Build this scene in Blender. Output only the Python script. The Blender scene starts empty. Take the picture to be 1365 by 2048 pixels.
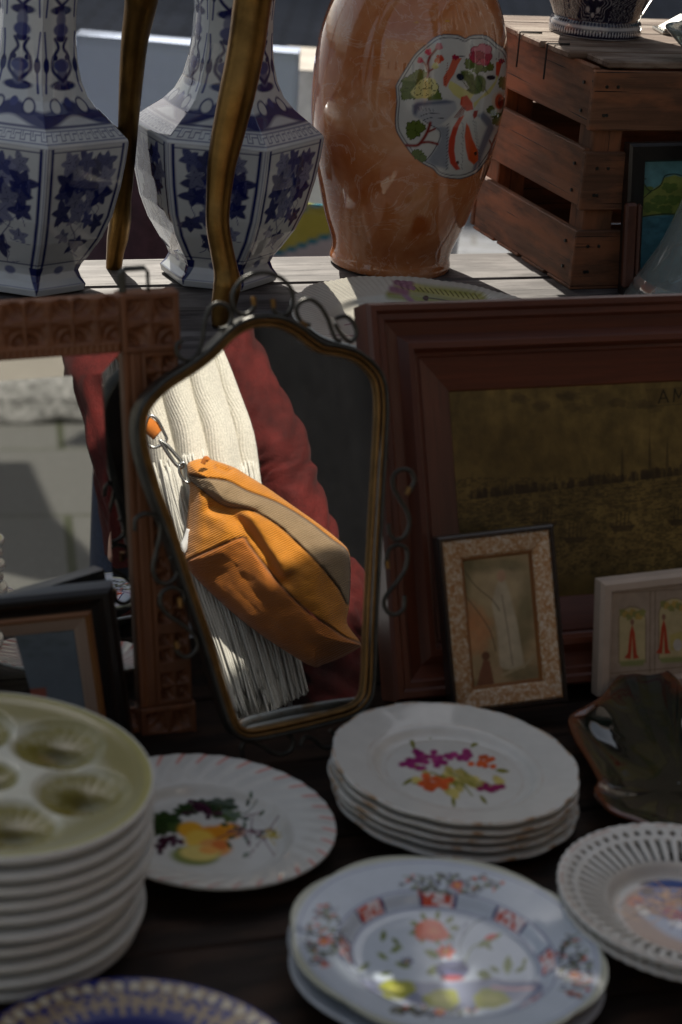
import bpy, math, numpy as np
from mathutils import Vector
PI=math.pi
# ---------------------------------------------------------------- camera, world, sun
F=4435.;PIT=math.radians(21);ROL=math.radians(4.8);CAM=np.array([0,0,1.6])
FW=np.array([0,math.cos(PIT),-math.sin(PIT)]);U0=np.array([0,math.sin(PIT),math.cos(PIT)]);R0=np.array([1.,0,0])
RT=math.cos(ROL)*R0+math.sin(ROL)*U0;UP=math.cos(ROL)*U0-math.sin(ROL)*R0
sc=bpy.context.scene
cd=bpy.data.cameras.new('camera');co=bpy.data.objects.new('camera',cd);sc.collection.objects.link(co);sc.camera=co
from mathutils import Matrix
co.matrix_world=Matrix(((RT[0],UP[0],-FW[0],CAM[0]),(RT[1],UP[1],-FW[1],CAM[1]),(RT[2],UP[2],-FW[2],CAM[2]),(0,0,0,1)))
cd.sensor_fit='VERTICAL';cd.sensor_height=36;cd.sensor_width=24;cd.lens=36*F/2048;cd.clip_end=500;cd.clip_start=.05
cd.dof.use_dof=True;cd.dof.focus_distance=2.8;cd.dof.aperture_fstop=5.2
SUN_EL=math.radians(38);SD=np.array([-.33,.94]);SD/=np.linalg.norm(SD)
sunv=Vector((SD[0]*math.cos(SUN_EL),SD[1]*math.cos(SUN_EL),math.sin(SUN_EL)))
sl=bpy.data.lights.new('sun','SUN');sl.energy=4.3;sl.angle=math.radians(.5);sl.color=(1,.93,.82)
so=bpy.data.objects.new('sun',sl);sc.collection.objects.link(so);so.rotation_euler=sunv.to_track_quat('Z','Y').to_euler()
w=bpy.data.worlds.new('World');sc.world=w;w.use_nodes=True
nt=w.node_tree;bg=nt.nodes['Background'];sky=nt.nodes.new('ShaderNodeTexSky');sky.sky_type='NISHITA';sky.sun_disc=False
sky.sun_elevation=SUN_EL;sky.sun_rotation=math.atan2(SD[0],SD[1]);sky.dust_density=3;sky.air_density=1
hs=nt.nodes.new('ShaderNodeHueSaturation');hs.inputs['Saturation'].default_value=.5
nt.links.new(sky.outputs[0],hs.inputs['Color']);nt.links.new(hs.outputs[0],bg.inputs[0]);bg.inputs[1].default_value=.075
sc.view_settings.view_transform='Standard';sc.view_settings.look='None';sc.view_settings.gamma=1
sc.view_settings.exposure=.68
sc.cycles.max_bounces=8;sc.cycles.caustics_reflective=False;sc.cycles.sample_clamp_indirect=6
# ---------------------------------------------------------------- geometry of view -> places
def A(*v): return np.array(v,float)
def N(v): v=np.asarray(v,float);return v/np.linalg.norm(v)
def ray(x,y): return FW+(x-682.5)/F*RT+(1024-y)/F*UP
def onz(x,y,z): d=ray(x,y);return CAM+d*(z-CAM[2])/d[2]
def ony(x,y,Y): d=ray(x,y);return CAM+d*(Y/d[1])
def px(P):
    q=np.asarray(P,float)-CAM;wq=q@FW;return 682.5+F*(q@RT)/wq,1024-F*(q@UP)/wq
def nrm(a,b):
    a,b=math.radians(a),math.radians(b);return A(math.sin(a)*math.cos(b),-math.cos(a)*math.cos(b),math.sin(b))
class Pl:
    def __init__(s,bx,by,z,a,b,t=0,skew=0):
        s.n=nrm(a,b);s.o=onz(bx,by,z);hx=N(np.cross([0,0,1],s.n));vy=np.cross(s.n,hx);t=math.radians(t)
        s.ex=hx*math.cos(t)+vy*math.sin(t);s.ey=-hx*math.sin(t)+vy*math.cos(t)
        if skew:
            t+=math.radians(skew);s.ex=hx*math.cos(t)+vy*math.sin(t)
    def W(s,u,v,h=0):
        u,v,h=np.broadcast_arrays(np.asarray(u,float),np.asarray(v,float),np.asarray(h,float))
        return s.o+u[...,None]*s.ex+v[...,None]*s.ey+h[...,None]*s.n
    def uv(s,x,y,h=0):
        d=ray(x,y);o=s.o+h*s.n;p=CAM+d*((o-CAM)@s.n)/(d@s.n)-o;k=s.ex@s.ey;a,b=p@s.ex,p@s.ey;return A((a-k*b)/(1-k*k),(b-k*a)/(1-k*k))
    def refl(s,x,y,L):
        d=N(ray(x,y));X=CAM+L*d;return X-2*((X-s.o)@s.n)*s.n
YAW=math.radians(22);E1=A(math.cos(YAW),math.sin(YAW),0);E2=A(-math.sin(YAW),math.cos(YAW),0);EZ=A(0,0,1)
# ---------------------------------------------------------------- objects
ORG={}
def org(o): return A(0,0,0) if o is None else ORG[o.name]
def tag(o,label=None,cat=None,group=None,kind=None):
    for k,v in (('label',label),('category',cat),('group',group),('kind',kind)):
        if v: o[k]=v
    return o
def thing(name,label,cat,loc,group=None):
    o=bpy.data.objects.new(name,None);sc.collection.objects.link(o);o.location=Vector(loc);o.empty_display_size=.02
    ORG[o.name]=np.asarray(loc,float);return tag(o,label,cat,group)
def mk(name,V,Fc,m,parent=None,base=None,smooth=True,col=None,G=None,mi=None):
    V=np.asarray(V,float).reshape(-1,3)
    o0=org(parent) if parent is not None else (np.asarray(base,float) if base is not None else A(0,0,0))
    me=bpy.data.meshes.new(name);me.from_pydata((V-o0).tolist(),[],[tuple(int(i) for i in f) for f in Fc])
    for x in (m if isinstance(m,(list,tuple)) else [m]): me.materials.append(x)
    if smooth: me.polygons.foreach_set('use_smooth',[True]*len(me.polygons))
    if mi is not None: me.polygons.foreach_set('material_index',list(mi))
    if col is not None:
        ca=me.color_attributes.new('Col','FLOAT_COLOR','POINT');c=np.ones((len(V),4));c[:,:col.shape[1]]=col;ca.data.foreach_set('color',c.ravel())
    if G is not None:
        g=me.attributes.new('G','FLOAT_VECTOR','POINT');g.data.foreach_set('vector',np.asarray(G,float).ravel())
    me.update();o=bpy.data.objects.new(name,me);sc.collection.objects.link(o)
    if parent is not None: o.parent=parent;ORG[o.name]=o0
    else: o.location=Vector(o0);ORG[o.name]=o0
    return o
def copytree(o,loc=None,rz=0,par=None):
    c=o.copy();sc.collection.objects.link(c)
    if par: c.parent=par
    if loc is not None: c.location=Vector(loc)
    if rz: c.rotation_euler[2]=rz
    for ch in list(o.children): copytree(ch,par=c)
    return c
class MB:
    def __init__(s): s.V=[];s.F=[];s.G=[];s.n=0;s.mi=[]
    def add(s,V,Fc,G=None,mi=0):
        V=np.asarray(V,float).reshape(-1,3);s.V.append(V);s.F+=[tuple(i+s.n for i in f) for f in Fc];s.mi+=[mi]*len(Fc)
        s.G.append(np.asarray(G,float).reshape(-1,3) if G is not None else V*1.0);s.n+=len(V);return s
    def box(s,o,a,b,c,bev=.0015,mi=0,seed=0):
        """box from corner o along vectors a (length), b, c; small chamfer; grain along a"""
        o,a,b,c=map(lambda v:np.asarray(v,float),(o,a,b,c));L=[np.linalg.norm(v) for v in (a,b,c)];ax=[a/L[0],b/L[1],c/L[2]]
        V=[];G=[];idx={}
        for i in (0,1):
            for j in (0,1):
                for k in (0,1):
                    for d in range(3):
                        q=[i*L[0],j*L[1],k*L[2]]
                        for e in range(3):
                            if e!=d: q[e]+=bev*(1 if q[e]<=0 else -1)
                        idx[(i,j,k,d)]=len(V);V.append(o+q[0]*ax[0]+q[1]*ax[1]+q[2]*ax[2]);G.append((q[0]+seed*3.7,q[1]+seed*1.3,q[2]+seed*.7))
        Fc=[]
        for d in range(3):
            e,f=[x for x in range(3) if x!=d]
            for sgn in (0,1):
                def K(p,q,dd):
                    t=[0,0,0];t[d]=sgn;t[e]=p;t[f]=q;return idx[(*t,dd)]
                Fc.append((K(0,0,d),K(1,0,d),K(1,1,d),K(0,1,d)))
        for d in range(3):
            e,f=[x for x in range(3) if x!=d]
            for p in (0,1):
                for q in (0,1):
                    def K(r,dd):
                        t=[0,0,0];t[d]=r;t[e]=p;t[f]=q;return idx[(*t,dd)]
                    Fc.append((K(0,e),K(1,e),K(1,f),K(0,f)))
        for i in (0,1):
            for j in (0,1):
                for k in (0,1): Fc.append((idx[(i,j,k,0)],idx[(i,j,k,1)],idx[(i,j,k,2)]))
        return s.add(V,Fc,G,mi)
    def tube(s,P,r,n=10,mi=0,sq=1.,up=None):
        P=np.asarray(P,float);m=len(P);r=np.broadcast_to(np.asarray(r,float),(m,));T=np.gradient(P,axis=0);T/=np.linalg.norm(T,axis=1)[:,None]+1e-12
        ref=np.asarray(up if up is not None else (A(0,0,1) if abs(T[0][2])<.9 else A(1,0,0)),float)
        V=[];X=None
        for i in range(m):
            X=np.cross(T[i],np.cross(ref if X is None or up is not None else X,T[i]));X=N(X);Y=np.cross(T[i],X)
            for k in range(n):
                a=2*PI*k/n;V.append(P[i]+r[i]*(math.cos(a)*X+sq*math.sin(a)*Y))
        Fc=[(i*n+k,i*n+(k+1)%n,(i+1)*n+(k+1)%n,(i+1)*n+k) for i in range(m-1) for k in range(n)]
        c0=len(V);V.append(P[0]);V.append(P[-1])
        Fc+=[(c0,(k+1)%n,k) for k in range(n)]+[(c0+1,(m-1)*n+k,(m-1)*n+(k+1)%n) for k in range(n)]
        return s.add(V,Fc,None,mi)
    def build(s,name,m,parent=None,base=None,smooth=False):
        return mk(name,np.vstack(s.V),s.F,m,parent,base,smooth,G=np.vstack(s.G),mi=s.mi)
def spline(P,k=8,closed=False):
    P=np.asarray(P,float);n=len(P);out=[]
    for i in range(n if closed else n-1):
        a,b,c,d=[P[(i+j)%n] if closed else P[min(max(i+j,0),n-1)] for j in (-1,0,1,2)]
        for q in range(k):
            t=q/k;out.append(.5*((2*b)+(-a+c)*t+(2*a-5*b+4*c-d)*t*t+(-a+3*b-3*c+d)*t**3))
    if not closed: out.append(P[-1])
    return np.array(out)
def gridF(nu,nv,wrap=False):
    u=np.arange(nu if wrap else nu-1);v=np.arange(nv-1);U,Vv=np.meshgrid(u,v,indexing='ij');a=U*nv+Vv;b=((U+1)%nu)*nv+Vv
    return np.stack([a,b,b+1,a+1],-1).reshape(-1,4)
# ---------------------------------------------------------------- value noise and painter
def h2(i,j,s): 
    v=np.sin(i*127.1+j*311.7+s*74.7)*43758.5453;return v-np.floor(v)
def vn(x,y,s=0):
    i,j=np.floor(x),np.floor(y);f,g=x-i,y-j;f=f*f*(3-2*f);g=g*g*(3-2*g)
    return (h2(i,j,s)*(1-f)+h2(i+1,j,s)*f)*(1-g)+(h2(i,j+1,s)*(1-f)+h2(i+1,j+1,s)*f)*g
def fbm(x,y,s=0,o=4): return sum(vn(x*2**k,y*2**k,s+k*7)/2**(k+1) for k in range(o))
def sr(r,g,b):
    f=lambda c:(c/255/12.92 if c<=10 else ((c/255+.055)/1.055)**2.4)
    return A(f(r),f(g),f(b))
class Paint:
    def __init__(s,X,Y,base,valid=None,wob=0.):
        s.X=np.asarray(X,float).copy();s.Y=np.asarray(Y,float).copy();s.c=np.ones((s.X.size,4));s.c[:,:3]=base;s.c[:,3]=0
        if valid is not None: s.X[~valid]=1e9
        s.wob=wob
    def put(s,I,a,col):
        a=np.clip(a,0,1)[:,None];s.c[I,:3]=s.c[I,:3]*(1-a)+np.asarray(col)*a;s.c[I,3]=np.maximum(s.c[I,3],a[:,0])
    def ell(s,cx,cy,rx,ry,ang=0,col=(0,0,0),soft=.15,a=1.,ring=None):
        R=max(rx,ry)*1.3;I=np.nonzero((abs(s.X-cx)<R)&(abs(s.Y-cy)<R))[0]
        if not len(I): return
        c_,s_=math.cos(ang),math.sin(ang);dx,dy=s.X[I]-cx,s.Y[I]-cy;u=(dx*c_+dy*s_)/rx;v=(-dx*s_+dy*c_)/ry;d=np.hypot(u,v)
        m=np.clip((1-d)/soft+.5,0,1) if ring is None else np.clip((ring-abs(d-1+ring))/(soft*ring)+.3,0,1)
        s.put(I,m*a,col)
    def poly(s,pts,col,soft=1.,a=1.,grad=None):
        pts=np.asarray(pts,float);lo,hi=pts.min(0)-soft*2,pts.max(0)+soft*2
        I=np.nonzero((s.X>lo[0])&(s.X<hi[0])&(s.Y>lo[1])&(s.Y<hi[1]))[0]
        if not len(I): return
        x,y=s.X[I],s.Y[I];ins=np.zeros(len(I),bool);D=np.full(len(I),1e9)
        for i in range(len(pts)):
            p,q=pts[i],pts[(i+1)%len(pts)];e=q-p
            c=((p[1]>y)!=(q[1]>y));t=(y-p[1])/(e[1] if e[1] else 1e-9);ins^=c&(x<p[0]+t*e[0])
            tt=np.clip(((x-p[0])*e[0]+(y-p[1])*e[1])/(e@e+1e-12),0,1);D=np.minimum(D,np.hypot(x-p[0]-tt*e[0],y-p[1]-tt*e[1]))
        m=np.clip(np.where(ins,.5+D/soft,.5-D/soft),0,1)
        if grad is not None: a=a*np.clip(1-D/grad,0.15,1)
        s.put(I,m*a,col)
    def line(s,pts,wd,col,soft=None,a=1.,k=0):
        pts=spline(pts,k) if k else np.asarray(pts,float);soft=soft or wd*.6;W=np.broadcast_to(np.asarray(wd,float),(len(pts),));mw=W.max()+soft if np.ndim(soft)==0 else W.max()*2
        lo,hi=pts.min(0)-mw*1.5,pts.max(0)+mw*1.5;I=np.nonzero((s.X>lo[0])&(s.X<hi[0])&(s.Y>lo[1])&(s.Y<hi[1]))[0]
        if not len(I): return
        x,y=s.X[I],s.Y[I];M=np.full(len(I),-1e9)
        for i in range(len(pts)-1):
            p,q=pts[i],pts[i+1];e=q-p;tt=np.clip(((x-p[0])*e[0]+(y-p[1])*e[1])/(e@e+1e-12),0,1)
            M=np.maximum(M,(W[i]*(1-tt)+W[i+1]*tt)/2-np.hypot(x-p[0]-tt*e[0],y-p[1]-tt*e[1]))
        s.put(I,np.clip(M/np.mean(soft)+.5,0,1)*a,col)
    def leaf(s,cx,cy,L,wd,ang,col,vein=None,a=1.):
        t=np.linspace(0,1,9);w=np.sin(t*PI)**.8*wd/2;c_,s_=math.cos(ang),math.sin(ang);u=(t-.0)*L
        P=[(cx+a1*c_-b1*s_,cy+a1*s_+b1*c_) for a1,b1 in list(zip(u,w))+list(zip(u[::-1],-w[::-1]))];s.poly(P,col,max(wd*.12,1e-6),a)
        if vein is not None: s.line([(cx,cy),(cx+L*c_,cy+L*s_)],wd*.08,vein)
    def lobe(s,cx,cy,R,ang,col,n=5,amp=.3,sy=1.,a=1.,out=None,soft=.1):
        f=np.linspace(0,2*PI,40,endpoint=False);r=R*(1-amp+amp*np.abs(np.cos(n*f/2))**.8+.08*np.sin(3*f+cx));P=np.c_[cx+r*np.cos(f+ang),cy+sy*r*np.sin(f+ang)]
        s.poly(P,col,R*soft,a)
        if out is not None: s.line(np.vstack([P,P[:1]]),R*.07,out)
    def maple(s,cx,cy,R,ang,col,a=1.,n=5):
        f=np.linspace(0,2*PI,60,endpoint=False);r=R*(.55+.45*(1-np.abs(np.sin(n*f/2)))**.7)*(.8+.35*np.cos(f)**2)
        s.poly(np.c_[cx+r*np.cos(f+ang),cy+r*np.sin(f+ang)],col,R*.1,a)
    def flower(s,cx,cy,R,n,col,ctr,ang=0,sy=1.):
        for k in range(n):
            f=ang+2*PI*k/n;s.ell(cx+R*.55*math.cos(f),cy+sy*R*.55*math.sin(f),R*.42,R*.36*sy+R*.0,f,col,.25)
        s.ell(cx,cy,R*.28,R*.28*sy,0,ctr,.3)
# ---------------------------------------------------------------- materials
def nmat(name):
    m=bpy.data.materials.new(name);m.use_nodes=True;return m,m.node_tree,m.node_tree.nodes['Principled BSDF']
def noise(nt,vec,scale,det=4,rough=.6,dist=0):
    n=nt.nodes.new('ShaderNodeTexNoise');n.inputs['Scale'].default_value=scale;n.inputs['Detail'].default_value=det;n.inputs['Roughness'].default_value=rough;n.inputs['Distortion'].default_value=dist
    if vec is not None: nt.links.new(vec,n.inputs['Vector'])
    return n.outputs[0]
def ramp(nt,f,stops):
    r=nt.nodes.new('ShaderNodeValToRGB');e=r.color_ramp.elements
    while len(e)<len(stops): e.new(.5)
    for k,(p,c) in enumerate(stops): e[k].position=p;c=(c,c,c) if np.isscalar(c) else c;e[k].color=(*c,1)
    nt.links.new(f,r.inputs[0]);return r.outputs[0]
def mapped(nt,src,scale):
    mp=nt.nodes.new('ShaderNodeMapping');mp.inputs['Scale'].default_value=scale;nt.links.new(src,mp.inputs[0]);return mp.outputs[0]
def mixc(nt,f,a,b,mode='MIX'):
    n=nt.nodes.new('ShaderNodeMix');n.data_type='RGBA';n.blend_type=mode
    for s,v in ((n.inputs[0],f),(n.inputs[6],a),(n.inputs[7],b)):
        if isinstance(v,bpy.types.NodeSocket): nt.links.new(v,s)
        elif np.isscalar(v): s.default_value=v
        else: s.default_value=(*v,1)
    return n.outputs[2]
def bump(nt,b,h,st=.3,dist=.002,prev=None):
    n=nt.nodes.new('ShaderNodeBump');n.inputs['Strength'].default_value=st;n.inputs['Distance'].default_value=dist;nt.links.new(h,n.inputs['Height'])
    if prev: nt.links.new(prev,n.inputs['Normal'])
    nt.links.new(n.outputs[0],b.inputs['Normal']);return n.outputs[0]
def tex(nt,which='Object'):
    return nt.nodes.new('ShaderNodeTexCoord').outputs[which]
def attr(nt,nm,o=0):
    a=nt.nodes.new('ShaderNodeAttribute');a.attribute_name=nm;return a.outputs[o]
def m_plain(name,col,rough=.5,metal=0,var=.15,vs=40,bst=.1,bs=300,coat=0,bd=.0005):
    m,nt,b=nmat(name);v=tex(nt);n=noise(nt,v,vs,5)
    c=mixc(nt,ramp(nt,n,[(.3,1-var),(.7,1+var)]),(0,0,0),col,'MIX') if False else None
    col=np.asarray(col,float);r=ramp(nt,n,[(.3,tuple(col*(1-var))),(.7,tuple(np.minimum(col*(1+var),1)))]);nt.links.new(r,b.inputs['Base Color'])
    b.inputs['Roughness'].default_value=rough;b.inputs['Metallic'].default_value=metal;b.inputs['Coat Weight'].default_value=coat;b.inputs['Coat Roughness'].default_value=.08
    if bst: bump(nt,b,noise(nt,v,bs,4),bst,bd)
    return m
def m_wood(name,c1,c2,rough=.5,fine=1.,coat=0,bst=.35,weather=None,crack=0,alongs=4,acr=110,spec=.5):
    m,nt,b=nmat(name);g=attr(nt,'G',1);v=mapped(nt,g,(alongs,acr,acr));n=noise(nt,v,1.,6,.65,.6);n2=noise(nt,mapped(nt,g,(alongs*.5,acr*.2,acr*.2)),1.,3)
    c=ramp(nt,n,[(.3,c1),(.7,c2)]);c=mixc(nt,ramp(nt,n2,[(.3,0.),(.75,.8)]),c,tuple(np.asarray(c1)*.7))
    if weather is not None: c=mixc(nt,ramp(nt,noise(nt,mapped(nt,g,(9,30,30)),1.,5),[(.45,0.),(.62,1.)]),c,weather)
    h=n
    if crack:
        k=ramp(nt,noise(nt,mapped(nt,g,(5,260,260)),1.,3,.5,.4),[(.31,1.),(.36,0.)]);c=mixc(nt,k,c,tuple(np.asarray(c1)*.15))
        mm=nt.nodes.new('ShaderNodeMath');mm.operation='SUBTRACT';nt.links.new(n,mm.inputs[0]);nt.links.new(k,mm.inputs[1]);h=mm.outputs[0]
    nt.links.new(c,b.inputs['Base Color']);nt.links.new(ramp(nt,n,[(.2,rough+.12),(.8,rough-.08)]),b.inputs['Roughness']);b.inputs['Coat Weight'].default_value=coat;b.inputs['Coat Roughness'].default_value=.25
    b.inputs['Specular IOR Level'].default_value=spec;bump(nt,b,h,bst,.001);return m
def m_col(name,rough=.12,coat=0,metal=0,mottle=.04,bst=.04,bs=25,under=None,spec=.5):
    """painted surface: colours from the mesh's own 'Col' pattern"""
    m,nt,b=nmat(name);c=attr(nt,'Col',0);v=tex(nt);n=noise(nt,v,60,4)
    if under: c=mixc(nt,attr(nt,'Col',3),under(nt,v),c)
    c=mixc(nt,1.,c,ramp(nt,n,[(.3,1-mottle*2),(.7,1.)]),'MULTIPLY');nt.links.new(c,b.inputs['Base Color'])
    b.inputs['Roughness'].default_value=rough;b.inputs['Metallic'].default_value=metal;b.inputs['Coat Weight'].default_value=coat;b.inputs['Coat Roughness'].default_value=.03
    b.inputs['Specular IOR Level'].default_value=spec
    if bst: bump(nt,b,noise(nt,v,bs,2),bst,.003)
    return m
WHITE=A(.66,.66,.61)
M={}
M['glaze']=m_col('painted_glaze',.08);M['glaze_soft']=m_col('old_glaze',.2,bst=.06)
M['vase']=m_col('porcelain_vase',.06,coat=.4,bst=.03,bs=12,mottle=.03)
M['print']=m_col('printed_paper',.35,mottle=.12,bst=.02,spec=.35)
M['canvas']=m_col('varnished_print',.35,mottle=.2,bst=.05,bs=200,spec=.4)
M['mahog']=m_wood('mahogany',(.085,.024,.012),(.20,.058,.027),.36,coat=.2,bst=.12)
M['carved']=m_wood('carved_oak',(.13,.045,.016),(.28,.105,.038),.5,coat=.08,bst=.15)
M['dark']=m_wood('ebonised_wood',(.006,.004,.003),(.014,.010,.008),.32,coat=.25,bst=.1)
M['gilt']=m_wood('worn_gilt',(.20,.075,.018),(.36,.16,.045),.38,bst=.2)
M['slip']=m_wood('bare_slip',(.25,.17,.12),(.36,.27,.20),.6,bst=.2)
M['crate']=m_wood('crate_wood',(.095,.042,.020),(.25,.115,.058),.72,weather=(.27,.105,.045),crack=1,bst=.6,alongs=5,acr=90)
M['crateTop']=m_wood('crate_lid_wood',(.11,.065,.042),(.26,.18,.125),.75,crack=1,bst=.6,weather=(.30,.24,.19))
M['shelf']=m_wood('weathered_planks',(.038,.032,.031),(.12,.105,.10),.62,crack=1,bst=.8,weather=(.16,.148,.142),alongs=3,acr=60)
M['table']=m_wood('dark_stained_planks',(.008,.004,.0022),(.022,.011,.006),.6,crack=1,bst=.35,spec=.22,weather=(.040,.020,.011),alongs=3,acr=60)
M['iron']=m_plain('dark_iron',(.060,.060,.052),.42,.75,.35,60,.3)
M['steel']=m_plain('nickel_steel',(.5,.5,.48),.25,1,.1,60,.05)
M['brass']=m_plain('aged_brass',(.21,.115,.032),.36,1,.4,22,.35,160,bd=.001)
M['brassrim']=m_plain('brass_rim',(.20,.115,.04),.42,.9,.35,50,.3)
M['plainwhite']=m_plain('white_ceramic',WHITE,.16,0,.04,20,.04,60)
M['cloth']=m_plain('white_cloth',(.44,.52,.68),.9,0,.05,6,.3,40,bd=.01)
M['black']=m_plain('black_rubber',(.02,.02,.02),.7)
M['carpaint']=m_plain('dark_car_paint',(.018,.022,.03),.25,0,.1,5,0,coat=.6)
M['carglass']=m_plain('car_glass',(.01,.012,.014),.05)
M['sack']=m_plain('maroon_sacking',(.060,.030,.040),.9,0,.4,30,.6,300)
M['copper']=m_wood('coppery_leather',(.085,.030,.018),(.17,.065,.036),.42,bst=.2,alongs=40,acr=200)
M['tent']=m_plain('black_canvas',(.006,.006,.0065),.85)
M['tent'].node_tree.nodes['Principled BSDF'].inputs['Specular IOR Level'].default_value=0
M['shade_parasol']=m_plain('cream_canvas',(.5,.45,.38),.9)
M['skin']=m_plain('skin',(.52,.30,.21),.5,0,.08,30,.05)
M['hair']=m_plain('brown_hair',(.035,.018,.010),.55,0,.4,80,.4,400)
M['denim']=m_plain('dark_denim',(.02,.03,.06),.85,0,.3,200,.3,900)
M['boot']=m_plain('brown_leather',(.06,.03,.018),.4)
M['plaster']=m_plain('ochre_plaster',(.20,.185,.16),.9,0,.15,1.5,.2,30)
M['strap']=None
def m_glass():
    m,nt,b=nmat('cut_glass');b.inputs['Transmission Weight'].default_value=.8;b.inputs['Roughness'].default_value=.06;b.inputs['IOR'].default_value=1.45;b.inputs['Base Color'].default_value=(.70,.80,.76,1)
    vv=nt.nodes.new('ShaderNodeTexVoronoi');vv.inputs['Scale'].default_value=55;nt.links.new(mapped(nt,tex(nt),(1,1,.45)),vv.inputs['Vector']);bump(nt,b,vv.outputs[0],.6,.002);return m
M['glass']=m_glass()
def m_mirror():
    m,nt,b=nmat('old_mirror');v=tex(nt);b.inputs['Metallic'].default_value=1;b.inputs['Base Color'].default_value=(.86,.87,.85,1);b.inputs['Roughness'].default_value=.012
    d=nt.nodes.new('ShaderNodeBsdfDiffuse');d.inputs[0].default_value=(.5,.5,.48,1);mx=nt.nodes.new('ShaderNodeMixShader')
    sp=nt.nodes.new('ShaderNodeTexVoronoi');sp.inputs['Scale'].default_value=26;nt.links.new(v,sp.inputs['Vector'])
    s1=ramp(nt,sp.outputs['Distance'],[(.05,.35),(.12,.0)]);s2=ramp(nt,noise(nt,v,14,5,.7),[(.45,.012),(.8,.06)])
    a=nt.nodes.new('ShaderNodeMath');a.operation='ADD';nt.links.new(s2,a.inputs[1])
    mm=nt.nodes.new('ShaderNodeMath');mm.operation='MULTIPLY';nt.links.new(s1,mm.inputs[0]);nt.links.new(ramp(nt,noise(nt,v,9,2),[(.5,0.),(.62,.5)]),mm.inputs[1]);nt.links.new(mm.outputs[0],a.inputs[0])
    nt.links.new(a.outputs[0],mx.inputs[0]);nt.links.new(b.outputs[0],mx.inputs[1]);nt.links.new(d.outputs[0],mx.inputs[2]);nt.links.new(mx.outputs[0],nt.nodes['Material Output'].inputs[0]);return m
M['mirror']=m_mirror()
def m_fabric(name,col,rib=None,rough=.85,fz=500,var=.25,st=.5,sheen=.2):
    m,nt,b=nmat(name);v=tex(nt);n=noise(nt,v,fz,3);col=np.asarray(col,float)
    base=attr(nt,'Col',0) if col.size==1 else None
    c=ramp(nt,noise(nt,v,14,4),[(.3,tuple(col*(1-var))),(.7,tuple(col*(1+var)))]) if base is None else base
    c=mixc(nt,.6,c,ramp(nt,n,[(.35,.55),(.65,1.)]),'MULTIPLY');nt.links.new(c,b.inputs['Base Color']);b.inputs['Roughness'].default_value=rough;b.inputs['Sheen Weight'].default_value=sheen;b.inputs['Specular IOR Level'].default_value=.2
    pb=bump(nt,b,n,st,.001)
    if rib is not None:
        wv=nt.nodes.new('ShaderNodeTexWave');wv.inputs['Scale'].default_value=rib[0];wv.inputs['Distortion'].default_value=.6;wv.bands_direction='DIAGONAL' if rib[1]=='D' else rib[1]
        nt.links.new(attr(nt,'G',1),wv.inputs['Vector']);bump(nt,b,wv.outputs[1],rib[2],.0012,pb)
    return m
M['coat']=m_fabric('red_wool',(.060,.006,.005),st=1.,fz=260,var=.6,sheen=.02)
M['scarf']=m_fabric('cream_wool',(.66,.63,.55),rib=(60,'X',.5),fz=420,var=.06,st=.9)
M['fringe']=m_fabric('cream_yarn',(.62,.60,.54),fz=800,var=.05)
M['bag']=m_fabric('ochre_corduroy',A(1.),rib=(110,'X',1.),rough=.62,fz=900,st=.25)
M['strap']=m_fabric('orange_webbing',(.50,.15,.02),fz=900)
M['label']=m_plain('white_label',(.6,.6,.6),.8)
# ---------------------------------------------------------------- ground and street
def m_ground():
    m,nt,b=nmat('street_setts');v=tex(nt);br=nt.nodes.new('ShaderNodeTexBrick');br.inputs['Scale'].default_value=1;br.inputs['Brick Width'].default_value=.22;br.inputs['Row Height'].default_value=.12;br.inputs['Mortar Size'].default_value=.008
    br.inputs['Color1'].default_value=(.10,.115,.14,1);br.inputs['Color2'].default_value=(.14,.155,.18,1);br.inputs['Mortar'].default_value=(.02,.02,.02,1);nt.links.new(v,br.inputs['Vector'])
    c=mixc(nt,1.,br.outputs[0],ramp(nt,noise(nt,v,1.2,5),[(.3,.5),(.7,1.)]),'MULTIPLY');nt.links.new(c,b.inputs['Base Color']);b.inputs['Roughness'].default_value=.6;bump(nt,b,noise(nt,v,30,5),.5,.01);return m
def m_slab():
    m,nt,b=nmat('granite_paving');mp=nt.nodes.new('ShaderNodeMapping');mp.inputs['Rotation'].default_value=(0,0,-math.radians(31));nt.links.new(tex(nt),mp.inputs[0]);v=mp.outputs[0]
    br=nt.nodes.new('ShaderNodeTexBrick');br.inputs['Scale'].default_value=1;br.inputs['Brick Width'].default_value=1.7;br.inputs['Row Height'].default_value=1.47;br.inputs['Mortar Size'].default_value=.014
    br.inputs['Color1'].default_value=(.10,.10,.095,1);br.inputs['Color2'].default_value=(.125,.125,.115,1);br.inputs['Mortar'].default_value=(.035,.042,.015,1);nt.links.new(v,br.inputs['Vector'])
    c=mixc(nt,1.,br.outputs[0],ramp(nt,noise(nt,v,90,4,.8),[(.3,.65),(.7,1.)]),'MULTIPLY');c=mixc(nt,ramp(nt,noise(nt,v,45,2),[(.66,0.),(.72,.5)]),c,(.33,.33,.31));nt.links.new(c,b.inputs['Base Color']);b.inputs['Roughness'].default_value=.8;bump(nt,b,noise(nt,v,70,5),.4,.004);return m
g=60;mk('ground',[(-g,-g,0),(g,-g,0),(g,g,0),(-g,g,0)],[(0,1,2,3)],m_ground(),smooth=False)['kind']='structure'
mk('pavement',[(-8,-12,.004),(12,-12,.004),(12,1.9,.004),(-8,1.9,.004)],[(0,1,2,3)],m_slab(),smooth=False)['kind']='structure'
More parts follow.
